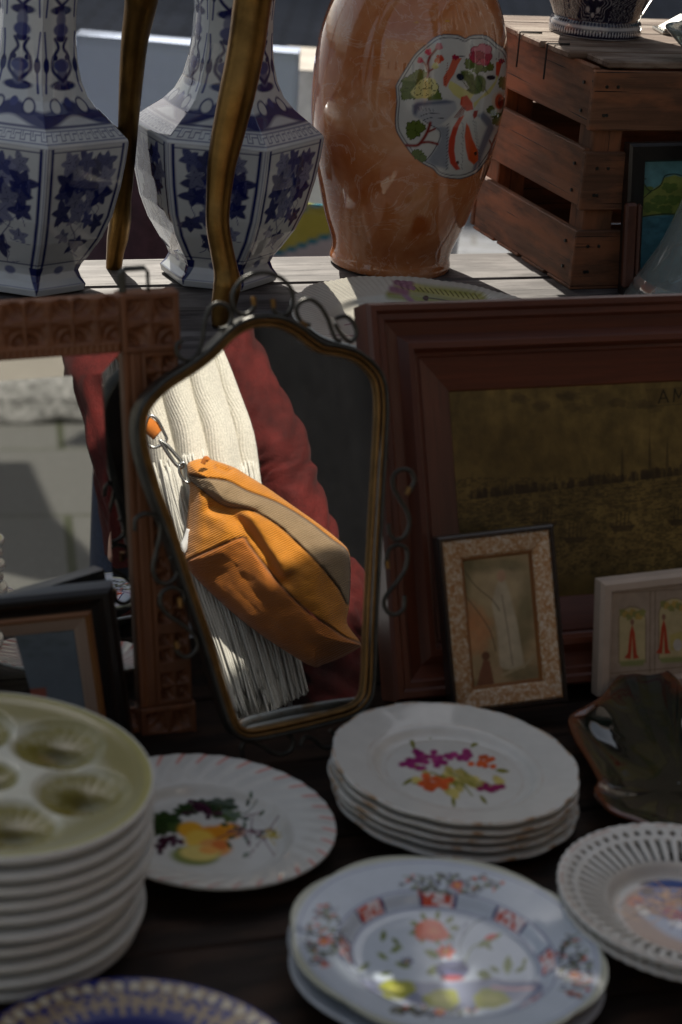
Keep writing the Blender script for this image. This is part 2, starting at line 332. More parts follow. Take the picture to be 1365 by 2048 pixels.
# facade behind the photographer
mb=MB();mb.box((-12,-14,0),(26,0,0),(0,.4,0),(0,0,7),.02);fa=thing('house','long ochre plastered house across the paving behind the viewpoint','building',(0,-14,0))
mb.build('wall',M['plaster'],fa)
for i in range(7):
    x=-9+3*i;m2=MB();m2.box((x,-13.6,1),(1,0,0),(0,.03,0),(0,0,1.7),.004);wn=m2.build('window',M['carglass'],fa)
    m3=MB();[m3.box(q,*r,.003) for q,r in (((x-.1,-13.6,.9),((1.2,0,0),(0,.07,0),(0,0,.1))),((x-.1,-13.6,2.7),((1.2,0,0),(0,.07,0),(0,0,.1))),((x-.1,-13.6,1),((.1,0,0),(0,.07,0),(0,0,1.7))),((x+1,-13.6,1),((.1,0,0),(0,.07,0),(0,0,1.7))))];m3.build('frame',M['plainwhite'],wn)
def facade(name,label,o,L,dirv,hgt,mat,nw,floors):
    o=A(*o);d=N(A(*dirv,0));b=A(-d[1],d[0],0);th=thing('house',label,'building',o);mb=MB();mb.box(o,d*L,b*6,EZ*hgt,.02);mb.build('wall',mat,th)
    mb=MB();mb.box(o-d*.3-b*.5+A(0,0,hgt+.003),d*(L+.6),b*7,EZ*.35,.02);mb.build('roof',M['roof'],th)
    for f in range(floors):
        for i in range(nw):
            q=o+d*(L*(i+.5)/nw-.5)+A(0,0,1.0+f*3)-b*.004
            m2=MB();m2.box(q-b*.02,d,b*.022,EZ*1.6,.003);wn=m2.build('window',M['carglass'],th);m3=MB()
            for (u,v,uu,vv) in ((-.1,-.1,1.2,.1),(-.1,1.6,1.2,.1),(-.1,0,.1,1.6),(1,0,.1,1.6)): m3.box(q+d*u+EZ*v-b*.06,d*uu,b*.062,EZ*vv,.004)
            m3.build('frame',M['plainwhite'],wn)
M['roof']=m_plain('dark_tiles',(.09,.04,.03),.8,0,.3,20,.5,30);M['stucco']=m_plain('brown_stucco',(.16,.13,.11),.95,0,.2,1.5,.2,30)
facade('house','tall brown stuccoed house across the street behind the stall',(-9,19,0),24,(1,0),9.5,M['stucco'],8,3)
facade('house','brown stuccoed house to the right of the market place',(7.5,14,0),20,(-.08,-1),8,M['stucco'],7,2)
# ---------------------------------------------------------------- tables
T0=onz(600,1490,.6)          # a point of the display table
def bp(x,y,z): return T0*A(1,1,0)+x*E1+y*E2+A(0,0,z)
tb=thing('display_table','low dark stained plank table that carries the plates and framed pictures','table',bp(0,0,0))
rng=np.random.RandomState(4)
mb=MB();y=-.62
for i in range(6):
    wd=.148;mb.box(bp(-.95,y,.572),E1*1.7,E2*(wd-.003),EZ*(.028-rng.rand()*.0015),.002,seed=i+1);y+=wd
mb.build('table_top',M['table'],tb)
mb=MB();mb.box(bp(-.93,-.6,.5),E1*1.66,E2*.02,EZ*.07);mb.box(bp(-.93,.22,.5),E1*1.66,E2*.02,EZ*.07);mb.build('apron',M['table'],tb)
for sx in (-.93,.68):
    for sy in (-.58,.2):
        mb=MB();mb.box(bp(sx,sy,0),EZ*.57,E1*.05,E2*.05);mb.build('leg',M['table'],tb)
SF=A(-.17,2.14,0)
def sp(x,y,z): return SF+x*E1+y*E2+A(0,0,z)
SZ=.86
bk=(onz(250,515,SZ)-SF)@E2
sh=thing('plank_shelf','raised shelf of weathered grey planks carrying the vases and the crate','shelf',sp(0,0,0))
mb=MB();nP=5;wd=bk/nP
for i in range(nP): mb.box(sp(-.8,i*wd,SZ-.026),E1*1.9,E2*(wd-(.004 if i!=3 else .007)),EZ*(.026-rng.rand()*.001),.003,seed=i+11)
mb.build('shelf_board',M['shelf'],sh)
for sx in (-.75,1.02):
    for sy in (.02,bk-.08):
        mb=MB();mb.box(sp(sx,sy,0),EZ*(SZ-.026),E1*.05,E2*.05);mb.build('leg',M['shelf'],sh)
mb=MB();mb.box(sp(-.75,bk-.05,.74),E1*1.8,E2*.02,EZ*.09);mb.build('rail',M['shelf'],sh)
# ---------------------------------------------------------------- revolved ware
def revolve(name,cen,prof,m,n=240,sub=1,rf=None,paint=None,parent=None,closed=False,tilt=None,smoothprof=True,delf=None,zf=None):
    P=np.asarray(prof,float)
    if sub>1: P=spline(P,sub)
    th=np.arange(n)/n*2*PI;TT,S=np.meshgrid(th,np.arange(len(P)),indexing='ij');r=P[:,0][S];z=P[:,1][S]
    if rf is not None: r=r*rf(TT,r,z)
    if zf is not None: z=z+zf(TT,r,z,S)
    L=np.stack([r*np.cos(TT),r*np.sin(TT),z],-1)
    if tilt is not None: # small lean: (ax, ay) slopes
        L[...,2]+=tilt[0]*L[...,0]+tilt[1]*L[...,1]
    V=(L+np.asarray(cen)).reshape(-1,3);Fc=gridF(n,len(P),True)
    col=paint(V,TT.ravel(),r.ravel(),L[...,2].ravel(),S.ravel()) if paint else None
    if delf is not None:
        c=V[Fc].mean(1)-np.asarray(cen);Fc=Fc[~delf(c,S.ravel()[Fc[:,0]])]
    Gv=np.stack([TT.ravel(),z.ravel(),r.ravel()],-1)
    return mk(name,V,Fc,m,parent,base=cen,col=col,G=Gv)
def plate_prof(R,h,well=.62,foot=.55,rim=.25):
    """top surface centre->rim, then underside back to the foot; z=0 is the table"""
    b=.006
    top=[(1e-4,b),(R*.2,b),(R*.4,b),(R*well*.9,b),(R*well,b+h*.12),(R*(well+.05),b+h*.45),(R*(well+.10),b+h*.58),(R*.86,b+h*.8),(R*.97,b+h*.97),(R,b+h)]
    bot=[(R*1.004,b+h-.0015),(R*.985,b+h-.0045),(R*.86,b+h*.8-.005),(R*(well+.08),b+h*.5-.005),(R*well,h*.1),(R*foot,.001),(R*foot-.003,.0),(R*foot-.006,.002),(R*.2,.002),(1e-4,.002)]
    return top,bot
def dens(P,k):
    return [tuple(q) for q in spline(P,k)]
def plate(name,cx,cy,z,R,h,m,paint=None,n=360,sc_n=0,sc_a=0,tilt=None,k=10,well=.62,delf=None,label=None,group=None,cat='plate',zf=None,ph=0,zc=None,dx=(0,0)):
    top,bot=plate_prof(R,h,well);T=dens(top,k);B=dens(bot,3);prof=T+B;nt_=len(T)
    # even out the painted centre
    rf=(lambda t,r,z_:1+sc_a*np.abs(np.cos(sc_n*(t+ph)/2))*np.clip((r/R-.55)/.45,0,1)**2-sc_a*.5*np.clip((r/R-.55)/.45,0,1)**2) if sc_n else None
    c=onz(cx,cy,(z if zc is None else zc)+.006+h);c=A(c[0]+dx[0],c[1]+dx[1],z)
    pf=(lambda V,t,r,zz,S:paint(V,t,r,zz,S<nt_)) if paint else None
    o=revolve(name,c,prof,m,n,1,rf,pf,tilt=tilt,delf=delf,zf=(lambda t,r,z_,S:zf(t,r)*(S<nt_)) if zf else None)
    return tag(o,label,cat,group)
TIL=(-.03,.015)
# --- stack of five gilt edged fruit plates
def paint_white(V,t,r,zz,top,R=.115,gold=True):
    c=np.ones((len(r),4));c[:,:3]=WHITE*1.02
    if gold:
        g=np.clip(1-abs(r-R*.995)/.0012,0,1)*(fbm(t*14,r*0,3)>.47);c[:,:3]=c[:,:3]*(1-g[:,None])+A(.45,.25,.09)*g[:,None]
    return c
def paint_fruitpile(V,t,r,zz,top):
    R=.115;c0=paint_white(V,t,r,zz,top);X,Y=px(V);valid=top&(r<R*.6);p=Paint(X,Y,c0[:,:3],valid);p.c=c0
    for rr in (.064,.082):
        g=np.clip(1-abs(r-rr)/.0007,0,1)*top*(.35+.6*(fbm(t*9,r*0,5)>.5));p.c[:,:3]=p.c[:,:3]*(1-g[:,None]*.6)+A(.42,.25,.12)*g[:,None]*.6
    q=np.random.RandomState(3)
    pur=sr(150,45,110);org_=sr(205,90,45);grn=sr(140,140,60);yel=sr(205,190,110)
    for a in [(815,1530,34,10,.2),(830,1500,30,9,-1.9),(860,1480,22,6,-1.2),(990,1540,30,9,.1),(905,1590,26,8,1.4),(830,1555,30,8,2.6),(940,1495,30,9,-.6),(960,1590,24,8,.9)]: p.leaf(*a[:2],a[2],a[3],a[4],grn*.8)
    for _ in range(26): p.ell(850+q.randn()*22,1522+q.randn()*8,8,5.5,0,pur*(.8+.5*q.rand()),.4)
    for _ in range(18): p.ell(918+q.randn()*17,1510+q.randn()*6,8,5.5,0,pur*(.9+.5*q.rand()),.4)
    for _ in range(34): p.ell(915+q.randn()*30,1560+q.randn()*12,11,7,q.rand(),yel*(.7+.4*q.rand()),.5)
    for _ in range(10): p.line([(890+q.randn()*30,1545+q.randn()*10),(930+q.randn()*25,1575+q.randn()*8)],3,grn*(.7+.4*q.rand()))
    for _ in range(14): p.ell(872+q.randn()*15,1568+q.randn()*7,9,6,0,org_*(.8+.4*q.rand()),.4)
    for _ in range(10): p.ell(970+q.randn()*11,1527+q.randn()*6,7,5,0,org_*(.8+.5*q.rand()),.4)
    for _ in range(12): p.ell(985+q.randn()*13,1575+q.randn()*4,8,5,0,sr(140,40,90)*(.8+.4*q.rand()),.4)
    return p.c
ords=['bottom plate','fourth plate from the top','third plate from the top','second plate from the top']
for i in range(5):
    lb='gilt-edged white plate with purple and orange fruit bouquet, top of its stack' if i==4 else 'gilt-edged white plate, %s in the stack under the fruit bouquet plate'%ords[i]
    plate('dinner_plate',912,1519,.6+i*.0088,.115,.015,M['glaze'],paint_fruitpile if i==4 else paint_white,420 if i==4 else 240,14,.018,TIL,12 if i==4 else 4,label=lb,group='gilt-edged white plates in a stack',ph=i*.4,zc=.6+4*.0088,dx=((.003,-.002),(.001,.001),(-.002,0),(.001,-.001),(0,0))[i])
# --- fruit plate with orange strokes
def paint_orange(V,t,r,zz,top):
    R=.115;p=Paint(*px(V),WHITE*.98,top&(r<R*.99));c=p.c;c[:,3]=1
    ph=(t*34/(2*PI)+(r-R*.9)*40)%1;g=(np.clip((.12-abs(ph-.5))/.08,0,1)*np.clip((r-R*.88)/.004,0,1)*top)[:,None];c[:,:3]=c[:,:3]*(1-g*.75)+sr(200,75,45)*g*.75
    q=np.random.RandomState(8);G=sr(40,62,28)
    for (x,y,R_,a,cc) in [(330,1640,36,.2,G),(318,1660,26,1.,G*.8),(372,1620,26,.5,G),(440,1615,40,.9,G*.9),(462,1632,24,.2,sr(70,90,40)),(405,1610,26,2.,G*.7),(355,1655,22,.2,sr(60,80,35))]: p.lobe(x,y,R_,a,cc,7,.35,.55)
    for (cx,cy) in [(395,1612),(415,1622),(320,1690),(345,1684)]:
        for _ in range(12): p.ell(cx+q.randn()*11,cy+q.randn()*6,6,4.5,0,sr(60,25,45)*(.6+.9*q.rand()),.35)
    for (x,y,rx,ry,cc) in [(382,1660,26,17,sr(225,165,50)),(458,1662,30,16,sr(225,150,35)),(425,1672,34,20,sr(215,140,35)),(400,1680,30,20,sr(230,190,80)),(430,1695,34,18,sr(225,160,90)),(390,1712,48,19,sr(130,140,80)),(400,1706,40,15,sr(225,205,120)),(440,1690,16,9,sr(215,120,60)),(418,1700,20,8,sr(235,170,90))]: p.ell(x,y,rx,ry,.05,cc,.35)
    for _ in range(18): p.leaf(500+q.randn()*30,1655+q.randn()*24,18,7,q.rand()*6,G*(.8+q.rand()),)
    for _ in range(12): p.line([(500+q.randn()*30,1660+q.randn()*22),(515+q.randn()*25,1680+q.randn()*22)],2.2,sr(110,60,75))
    for _ in range(8): p.line([(540+q.randn()*9,1665+q.randn()*9),(552+q.randn()*9,1675+q.randn()*9)],2.5,sr(190,170,80))
    p.line([(470,1640),(500,1620),(515,1600)],2,G,k=5)
    return p.c
plate('fruit_plate',416,1634,.6,.1150,.022,M['glaze'],paint_orange,420,40,.003,(-.035,.02),12,label='single white plate with orange rim strokes and painted yellow fruit and vine leaves',zf=lambda t,r:.0004*np.cos(t*34+(r-.1)*260)*np.clip((r-.075)/.03,0,1))
# --- faenza pair
def paint_faenza(V,t,r,zz,top):
    R=.1285;blue=sr(90,92,140);base=A(.50,.57,.64);p=Paint(*px(V),base,top&(r<R*.99));c=p.c;c[:,3]=1
    def ring(rr,w,col,a=1): 
        g=(np.clip(1-abs(r-rr)/w,0,1)*top*a)[:,None];c[:,:3]=c[:,:3]*(1-g)+col*g
    g=np.clip((r-R*.955)/.003,0,1)[:,None];c[:,:3]=c[:,:3]*(1-g*.7)+sr(150,150,110)*g*.7
    ring(R*.94,.0012,blue,.7);ring(R*.70,.0011,blue);ring(R*.60,.0009,blue)
    band=top&(r>R*.615)&(r<R*.685)
    seg=(t*8/(2*PI)+.15)%1;sel=band&(seg<.5);c[sel,:3]=sr(225,215,215);red=sel&((fbm(V[:,0]*330,V[:,1]*330,4)>.5));c[red,:3]=sr(200,80,55)
    ed=band&((abs(seg-.02)<.02)|(abs(seg-.48)<.02));c[ed,:3]=sr(60,60,110)
    # rim bouquets
    q=np.random.RandomState(5)
    for (cx,cy,w,hh,an) in [(905,1768,105,20,0.02),(648,1868,34,62,.25),(1150,1935,32,62,-.3),(870,2020,90,10,0)]:
        for _ in range(130):
            u,v=q.rand()*2-1,q.rand()*2-1
            if u*u+v*v>1: continue
            x=cx+u*w*math.cos(an)-v*hh*math.sin(an)*.6;y=cy+v*hh+u*w*math.sin(an)
            cc=[sr(70,70,60),sr(110,120,90),sr(190,90,55),sr(95,100,120)][q.choice(4,p=[.35,.3,.12,.23])]
            if q.rand()<.5: p.line([(x,y),(x+q.randn()*8,y+q.randn()*5),(x+q.randn()*9,y+q.randn()*6)],2.4,cc,k=3)
            else: p.ell(x,y,5,3.4,0,cc,.4)
        p.flower(cx+(10 if w>50 else 0),cy+(3 if w>50 else 15),13,6,sr(200,85,45),sr(225,180,70),0,.7)
    # centre
    G=sr(110,125,60)
    p.line([(930,1925),(920,1890),(945,1850),(975,1835)],2.2,sr(90,100,110),k=6);p.line([(930,1925),(945,1895),(975,1880),(995,1868)],2.5,G,k=6);p.line([(925,1925),(905,1880),(935,1845),(925,1870)],2,sr(90,100,130),k=6)
    p.line([(930,1930),(900,1925),(895,1880),(870,1870)],2,G,k=6)
    for _ in range(9): a=_*.7;p.leaf(868+30*math.cos(a),1856+14*math.sin(a),22,11,a,G*.9)
    for (x,y,R_) in [(862,1862,34),(850,1858,22),(880,1868,20),(868,1852,18)]: p.lobe(x,y,R_,.3,sr(200,85,50)*(.9+.2*(R_<25)),6,.2,.68)
    p.lobe(868,1862,12,.3,sr(215,120,75),6,.2,.6)
    p.flower(892,1903,20,6,sr(215,90,50),sr(225,170,80),0,.65)
    for (x,y,L,W_,a) in [(765,1885,26,12,-1.4),(780,1905,30,12,-.5),(755,1905,26,10,.6),(800,1890,22,9,-2.4),(740,1925,30,10,2.5),(790,1925,34,12,.3),(955,1895,40,12,-.5),(985,1880,24,8,-.6),(1015,1950,40,18,-1.5),(1000,1945,24,10,-2.6),(1030,1945,26,10,-.5),(1045,1935,22,8,-1.2),(885,1935,34,20,2.8),(880,1915,34,16,-2.7),(955,1945,30,20,.3),(760,1950,26,8,-.2),(985,1900,30,10,-2.4)]: p.leaf(x,y,L,W_,a,G*(.8+.4*q.rand()),G*.5)
    p.leaf(968,1878,30,11,-.3,sr(195,60,50))
    p.flower(815,1923,14,5,sr(60,65,110),sr(190,160,60),0,.6)
    p.ell(905,1940,34,19,0,sr(85,88,125),.2);p.ell(905,1956,24,6,0,sr(160,70,70),.3);p.ell(900,1932,20,7,0,sr(120,125,155),.5)
    p.poly([(720,1958),(790,1962),(880,1966),(960,1960),(1080,1962),(1090,1978),(1050,2000),(990,2015),(870,2018),(790,2000),(740,1980)],sr(105,110,140),6,.75)
    for (x,y) in [(795,1978),(885,1998),(982,1998)]: p.lobe(x,y,38,.2,sr(150,155,70),6,.15,.55);p.ell(x,y,20,8,0,sr(175,175,90),.6)
    p.line([(960,1965),(990,1958),(1020,1972),(1060,1966),(1080,1972)],3,sr(70,72,120),k=4);p.line([(985,1975),(1030,1978),(1065,1976)],5,sr(200,150,150),k=4)
    return p.c
for i in range(2):
    plate('faience_plate',897,1882,.6+i*.0145,.1285,.020,M['glaze'],paint_faenza if i else (lambda V,t,r,zz,top:np.tile(np.r_[A(.48,.52,.56),1],(len(r),1))),560 if i else 240,8,.035,(-.03,.025),14 if i else 4,label='scalloped pale blue plate painted with carnations, lying on a matching plate' if i else 'lower scalloped pale blue plate under the carnation painted one',group='scalloped pale blue faience plates',ph=.3,zc=.6145,dx=(0,0) if i else (-.001,-.004))
# --- openwork pair
def paint_open(V,t,r,zz,top):
    R=.115;p=Paint(*px(V),WHITE*.98,top&(r<R*.56));c=p.c;c[:,3]=1
    g=(np.clip(1-abs(r-R*.985)/.0016,0,1)*(fbm(t*20,r*0,2)>.42))[:,None];c[:,:3]=c[:,:3]*(1-g*.7)+sr(165,105,70)*g*.7
    q=np.random.RandomState(2)
    I=top&(r<R*.54);d=np.clip((R*.54-r)/.006,0,1)[:,None]*I[:,None]*.85;c[:,:3]=c[:,:3]*(1-d)+sr(150,110,80)*d
    p.ell(1350,1850,70,30,.5,sr(165,175,195),.4);p.ell(1300,1830,28,16,.4,sr(160,170,190),.4)
    for (x,y,rx,ry,a,cc) in [(1320,1775,45,16,.2,sr(120,95,60)),(1345,1790,60,26,.1,sr(60,85,150)),(1300,1800,24,12,.2,sr(70,90,150)),(1270,1808,18,12,0,sr(185,95,45)),(1310,1820,26,15,.5,sr(200,150,110)),(1338,1812,16,14,0,sr(190,120,70)),(1352,1838,30,12,.3,sr(170,45,45)),(1360,1855,24,8,.2,sr(235,235,235)),(1295,1790,14,8,0,sr(90,60,50)),(1330,1795,10,8,0,sr(220,170,130)),(1285,1828,16,8,.7,sr(225,220,210)),(1370,1800,22,16,0,sr(110,50,40)),(1400,1820,30,20,0,sr(150,90,60)),(1430,1800,30,18,.2,sr(80,95,140))]: p.ell(x,y,rx,ry,a,cc,.35)
    for _ in range(40): p.line([(1330+q.randn()*50,1812+q.randn()*22),(1340+q.randn()*50,1818+q.randn()*24)],2.5,[sr(70,45,35),sr(200,150,90),sr(50,70,130)][q.randint(3)],a=.7)
    return c
def holes(cc,S):
    R=.115;r=np.hypot(cc[:,0],cc[:,1]);t=np.arctan2(cc[:,1],cc[:,0]);k=(t*58/(2*PI))%1;k2=(t*58/(2*PI)+.5)%1
    slot=(abs(k-.5)<.21)&(r>R*.66)&(r<R*.845);rnd=(((k2-.5)*R*2*PI/58*.92)**2+((r-R*.915))**2<(.0030)**2)
    return slot|rnd
def open_plate(cx,cy,z,det,label):
    R=.115;top,_=plate_prof(R,.026,.6);P=dens(top,14 if det else 10);c=onz(1385,1797,.642);c=A(c[0]+(0 if det else .002),c[1]+(0 if det else -.003),z)
    o=revolve('openwork_plate',c,P,M['glaze'],58*12,1,lambda t,r,z_:1+.012*np.abs(np.cos(58*t/2))*(r>R*.93),lambda V,t,r,zz,S:paint_open(V,t,r,zz,np.full(len(r),det)) if det else paint_white(V,t,r,zz,None,gold=False),tilt=(-.03,.02),delf=lambda cc,S:holes(cc,S))
    s=o.modifiers.new('thick','SOLIDIFY');s.thickness=.0032;s.offset=-1
    f=tag(o,label,'plate','openwork plates in a stack');return f
open_plate(1382,1802,.602,False,'lower white openwork plate beneath the one with the painted figures')
open_plate(1385,1797,.612,True,'white openwork plate with pierced rim and a painted figure scene, upper of two')
# --- cobalt plate
def paint_cobalt(V,t,r,zz,top):
    R=.128;base=sr(18,26,105);p=Paint(*px(V),base);c=p.c;c[:,3]=1;gold=sr(150,130,100)
    sp_=fbm(V[:,0]*260,V[:,1]*260,3);g=(top&(r>R*.8)&(sp_>.47)&(r<R*.985));c[g,:3]=gold*.9
    k=(t*60/(2*PI))%1;kk=np.floor(t*60/(2*PI));ln=.68+.09*h2(kk,kk*0,5);g=top&(abs(k-.5)<.13)&(r>R*ln)&(r<R*.86);c[g,:3]=gold
    k3=(abs(k-.5)*.0134)**2+(r-R*.93)**2<(.0045)**2;c[top&k3,:3]=sr(190,180,155)
    g=top&(abs(r-R*.79)<.0012);c[g,:3]=gold
    return c
plate('cobalt_plate',283,2158,.6,.128,.02,M['glaze_soft'],paint_cobalt,480,0,0,(-.03,.02),12,label='deep cobalt blue plate with a gold lace rim at the bottom edge')
# --- artichoke plates
ER=.1325;ec=onz(-22,1546,.742)
def well_xy():
    out=[]
    for k in range(6):
        # six hollows around the sauce cup
        a=.93-k*PI/3;out.append((.58*ER*math.cos(a),.58*ER*math.sin(a)))
    return out
def egg_zf(t,r):
    x,y=r*np.cos(t),r*np.sin(t);z=0*r
    for wx,wy in well_xy():
        d=np.hypot(x-wx,y-wy)/(.0405);z-=.0100*np.clip(1-d**2.4,0,1)**.8
        an=np.arctan2(y-wy,x-wx);z+=.00035*np.cos(an*22)*np.clip(1-abs(d-.7)/.35,0,1)
    d=r/.027;z-=.0095*np.clip(1-d**2.4,0,1);return z
def paint_egg(V,t,r,zz,top):
    x,y=r*np.cos(t),r*np.sin(t);c=np.ones((len(r),4));wt=A(.60,.60,.50);g1=A(.20,.172,.028);g2=A(.05,.042,.003)
    f=np.clip((r-ER*.55)/(ER*.22),0,1);dm=np.full(len(r),9.)
    for wx,wy in well_xy(): dm=np.minimum(dm,np.hypot(x-wx,y-wy)/.0405)
    dm=np.minimum(dm,r/.027)
    nz=fbm(x*160,y*160,3)
    inn=np.clip((1.0-dm)/.22,0,1)*(.75+.5*nz);deep=np.clip((.72-dm)/.6+.35*(nz-.5),0,1)
    g=np.clip(np.maximum(f*.85,inn),0,1)[:,None];c[:,:3]=wt*(1-g)+g1*g;d=(deep*.9)[:,None];c[:,:3]=c[:,:3]*(1-d)+g2*d
    e=np.clip((r-ER*.93)/(ER*.04),0,1)[:,None];c[:,:3]=c[:,:3]*(1-e*.6)+A(.42,.40,.15)*e*.6
    b=(~top)[:,None];c[:,:3]=np.where(b,WHITE,c[:,:3]);e=np.clip((r-ER*.985)/(ER*.01),0,1)[:,None];c[:,:3]=c[:,:3]*(1-e)+WHITE*.95*e
    return c
def egg_prof(R,h):
    top=[(1e-4,h-.005),(R*.3,h-.005),(R*.6,h-.006),(R*.85,h-.003),(R*.95,h-.0008),(R,h)];bot=[(R*1.006,h-.003),(R*.995,h-.007),(R*.93,h-.0105),(R*.75,.004),(R*.6,0),(R*.57,0),(R*.55,.001),(1e-4,.001)]
    return top,bot
wob=np.random.RandomState(7)
zz_=.6
offs=[(0,0)]+[(wob.randn()*.0026,wob.randn()*.0022) for _ in range(9)]
names=['bottom','ninth','eighth','seventh','sixth','fifth','fourth','third','second']
for i in range(10):
    top_=i==9;R_=ER if i>3 else ER*.985;h=.021
    top,bot=egg_prof(R_,h);pr=dens(top,26 if top_ else 3)+dens(bot,5);ntp=len(dens(top,26 if top_ else 3))
    ox,oy=offs[i] if not top_ else (0,0);zb=.6+i*.0134+(.004 if i>3 else 0)
    c=A(ec[0]+ox-(.004 if i<4 else 0),ec[1]+oy,zb)
    o=revolve('artichoke_plate' ,c,pr,M['glaze_soft'],420 if top_ else 160,1,None,(lambda V,t,r,zz,S,n_=ntp:paint_egg(V,t,r,zz,S<n_)) if top_ else (lambda V,t,r,zz,S:np.tile(np.r_[WHITE*.97,1],(len(r),1))),tilt=(-.03+(.004 if i<4 else 0)+(0 if top_ else wob.randn()*.003),.03+(0 if top_ else wob.randn()*.003)),zf=(lambda t,r,z_,S,n_=ntp:egg_zf(t,r)*(S<n_)) if top_ else None)
    tag(o,'olive green plate with six deep hollows, on top of the tall stack' if top_ else ('thick white plate, %s in the stack under the olive green plate'%('bottom one' if i==0 else names[i]+' from the top')),'plate','thick plates in the tall stack')
# --- scalloped asparagus plate on the shelf
def paint_asp(V,t,r,zz,top):
    p=Paint(*px(V),A(.62,.60,.52),top&(r<.152));c=p.c;c[:,3]=1;G=sr(165,165,95);pu=sr(150,110,130)
    for (pts,wd,cc) in [([(800,575),(870,582),(955,592),(960,600)],20,G),([(780,590),(860,600),(950,606)],16,G*.85),([(820,568),(900,590),(955,596)],8,sr(190,185,120)),([(795,562),(820,568)],16,pu),([(785,578),(812,584)],14,pu),([(810,590),(825,604)],10,pu)]: p.line(pts,wd,cc,k=4)
    for i in range(16): x=800+i*10;p.line([(x,570+i*1.2),(x+8,578+i*1.4)],2,[sr(90,85,50),pu*.6][i<3])
    p.line([(770,606),(850,603),(860,596),(960,612)],2.2,sr(60,50,35),k=4);p.ell(852,596,6,5,0,sr(70,40,30));p.line([(690,650),(760,640),(720,670),(650,668)],2,pu,k=5)
    for i in range(6): p.ell(795+i*6,566+i*2,7,4,.3,pu*(.8+.3*(i%2)),.4)
    return p.c
plate('asparagus_plate',857,634,SZ,.163,.018,M['glaze'],paint_asp,600,14,.028,(-.02,.02),14,well=.66,label='large cream scalloped plate with asparagus painting behind the mahogany frame',zf=lambda t,r:.0004*np.cos(t*110)*np.clip((r-.112)/.03,0,1),ph=.1)
# ---------------------------------------------------------------- blue and white hexagonal vases
bl=sr(22,32,98);bl2=sr(70,78,135);gy=sr(120,125,155)
def hexr(t):
    a=(t+PI/6)%(PI/3)-PI/6;return math.cos(PI/6)/np.cos(a)   # flat faces
VC=onz(437,553,SZ)
vprof=[(1e-4,.004),(.05,.004),(.060,.0),(.0705,.002),(.0725,.010),(.066,.018),(.0625,.026),(.066,.034),(.075,.046),(.090,.070),(.1015,.098),(.110,.135),(.1145,.165),(.1165,.185),(.1165,.189),(.1150,.192),(.100,.2045),(.094,.209),(.079,.220),(.066,.234),(.057,.252),(.0515,.275),(.0485,.300),(.0475,.33),(.050,.37),(.056,.41),(.066,.44),(.078,.455),(.080,.462),(.076,.464),(.05,.43),(.042,.38),(.042,.30),(1e-4,.29)]
def lin(P,k):
    o=[]
    for a,b in zip(P[:-1],P[1:]):
        L=math.hypot(b[0]-a[0],b[1]-a[1]);m=max(1,int(L/.0013)) if k else 1
        for i in range(m): o.append((a[0]+(b[0]-a[0])*i/m,a[1]+(b[1]-a[1])*i/m))
    return o+[P[-1]]
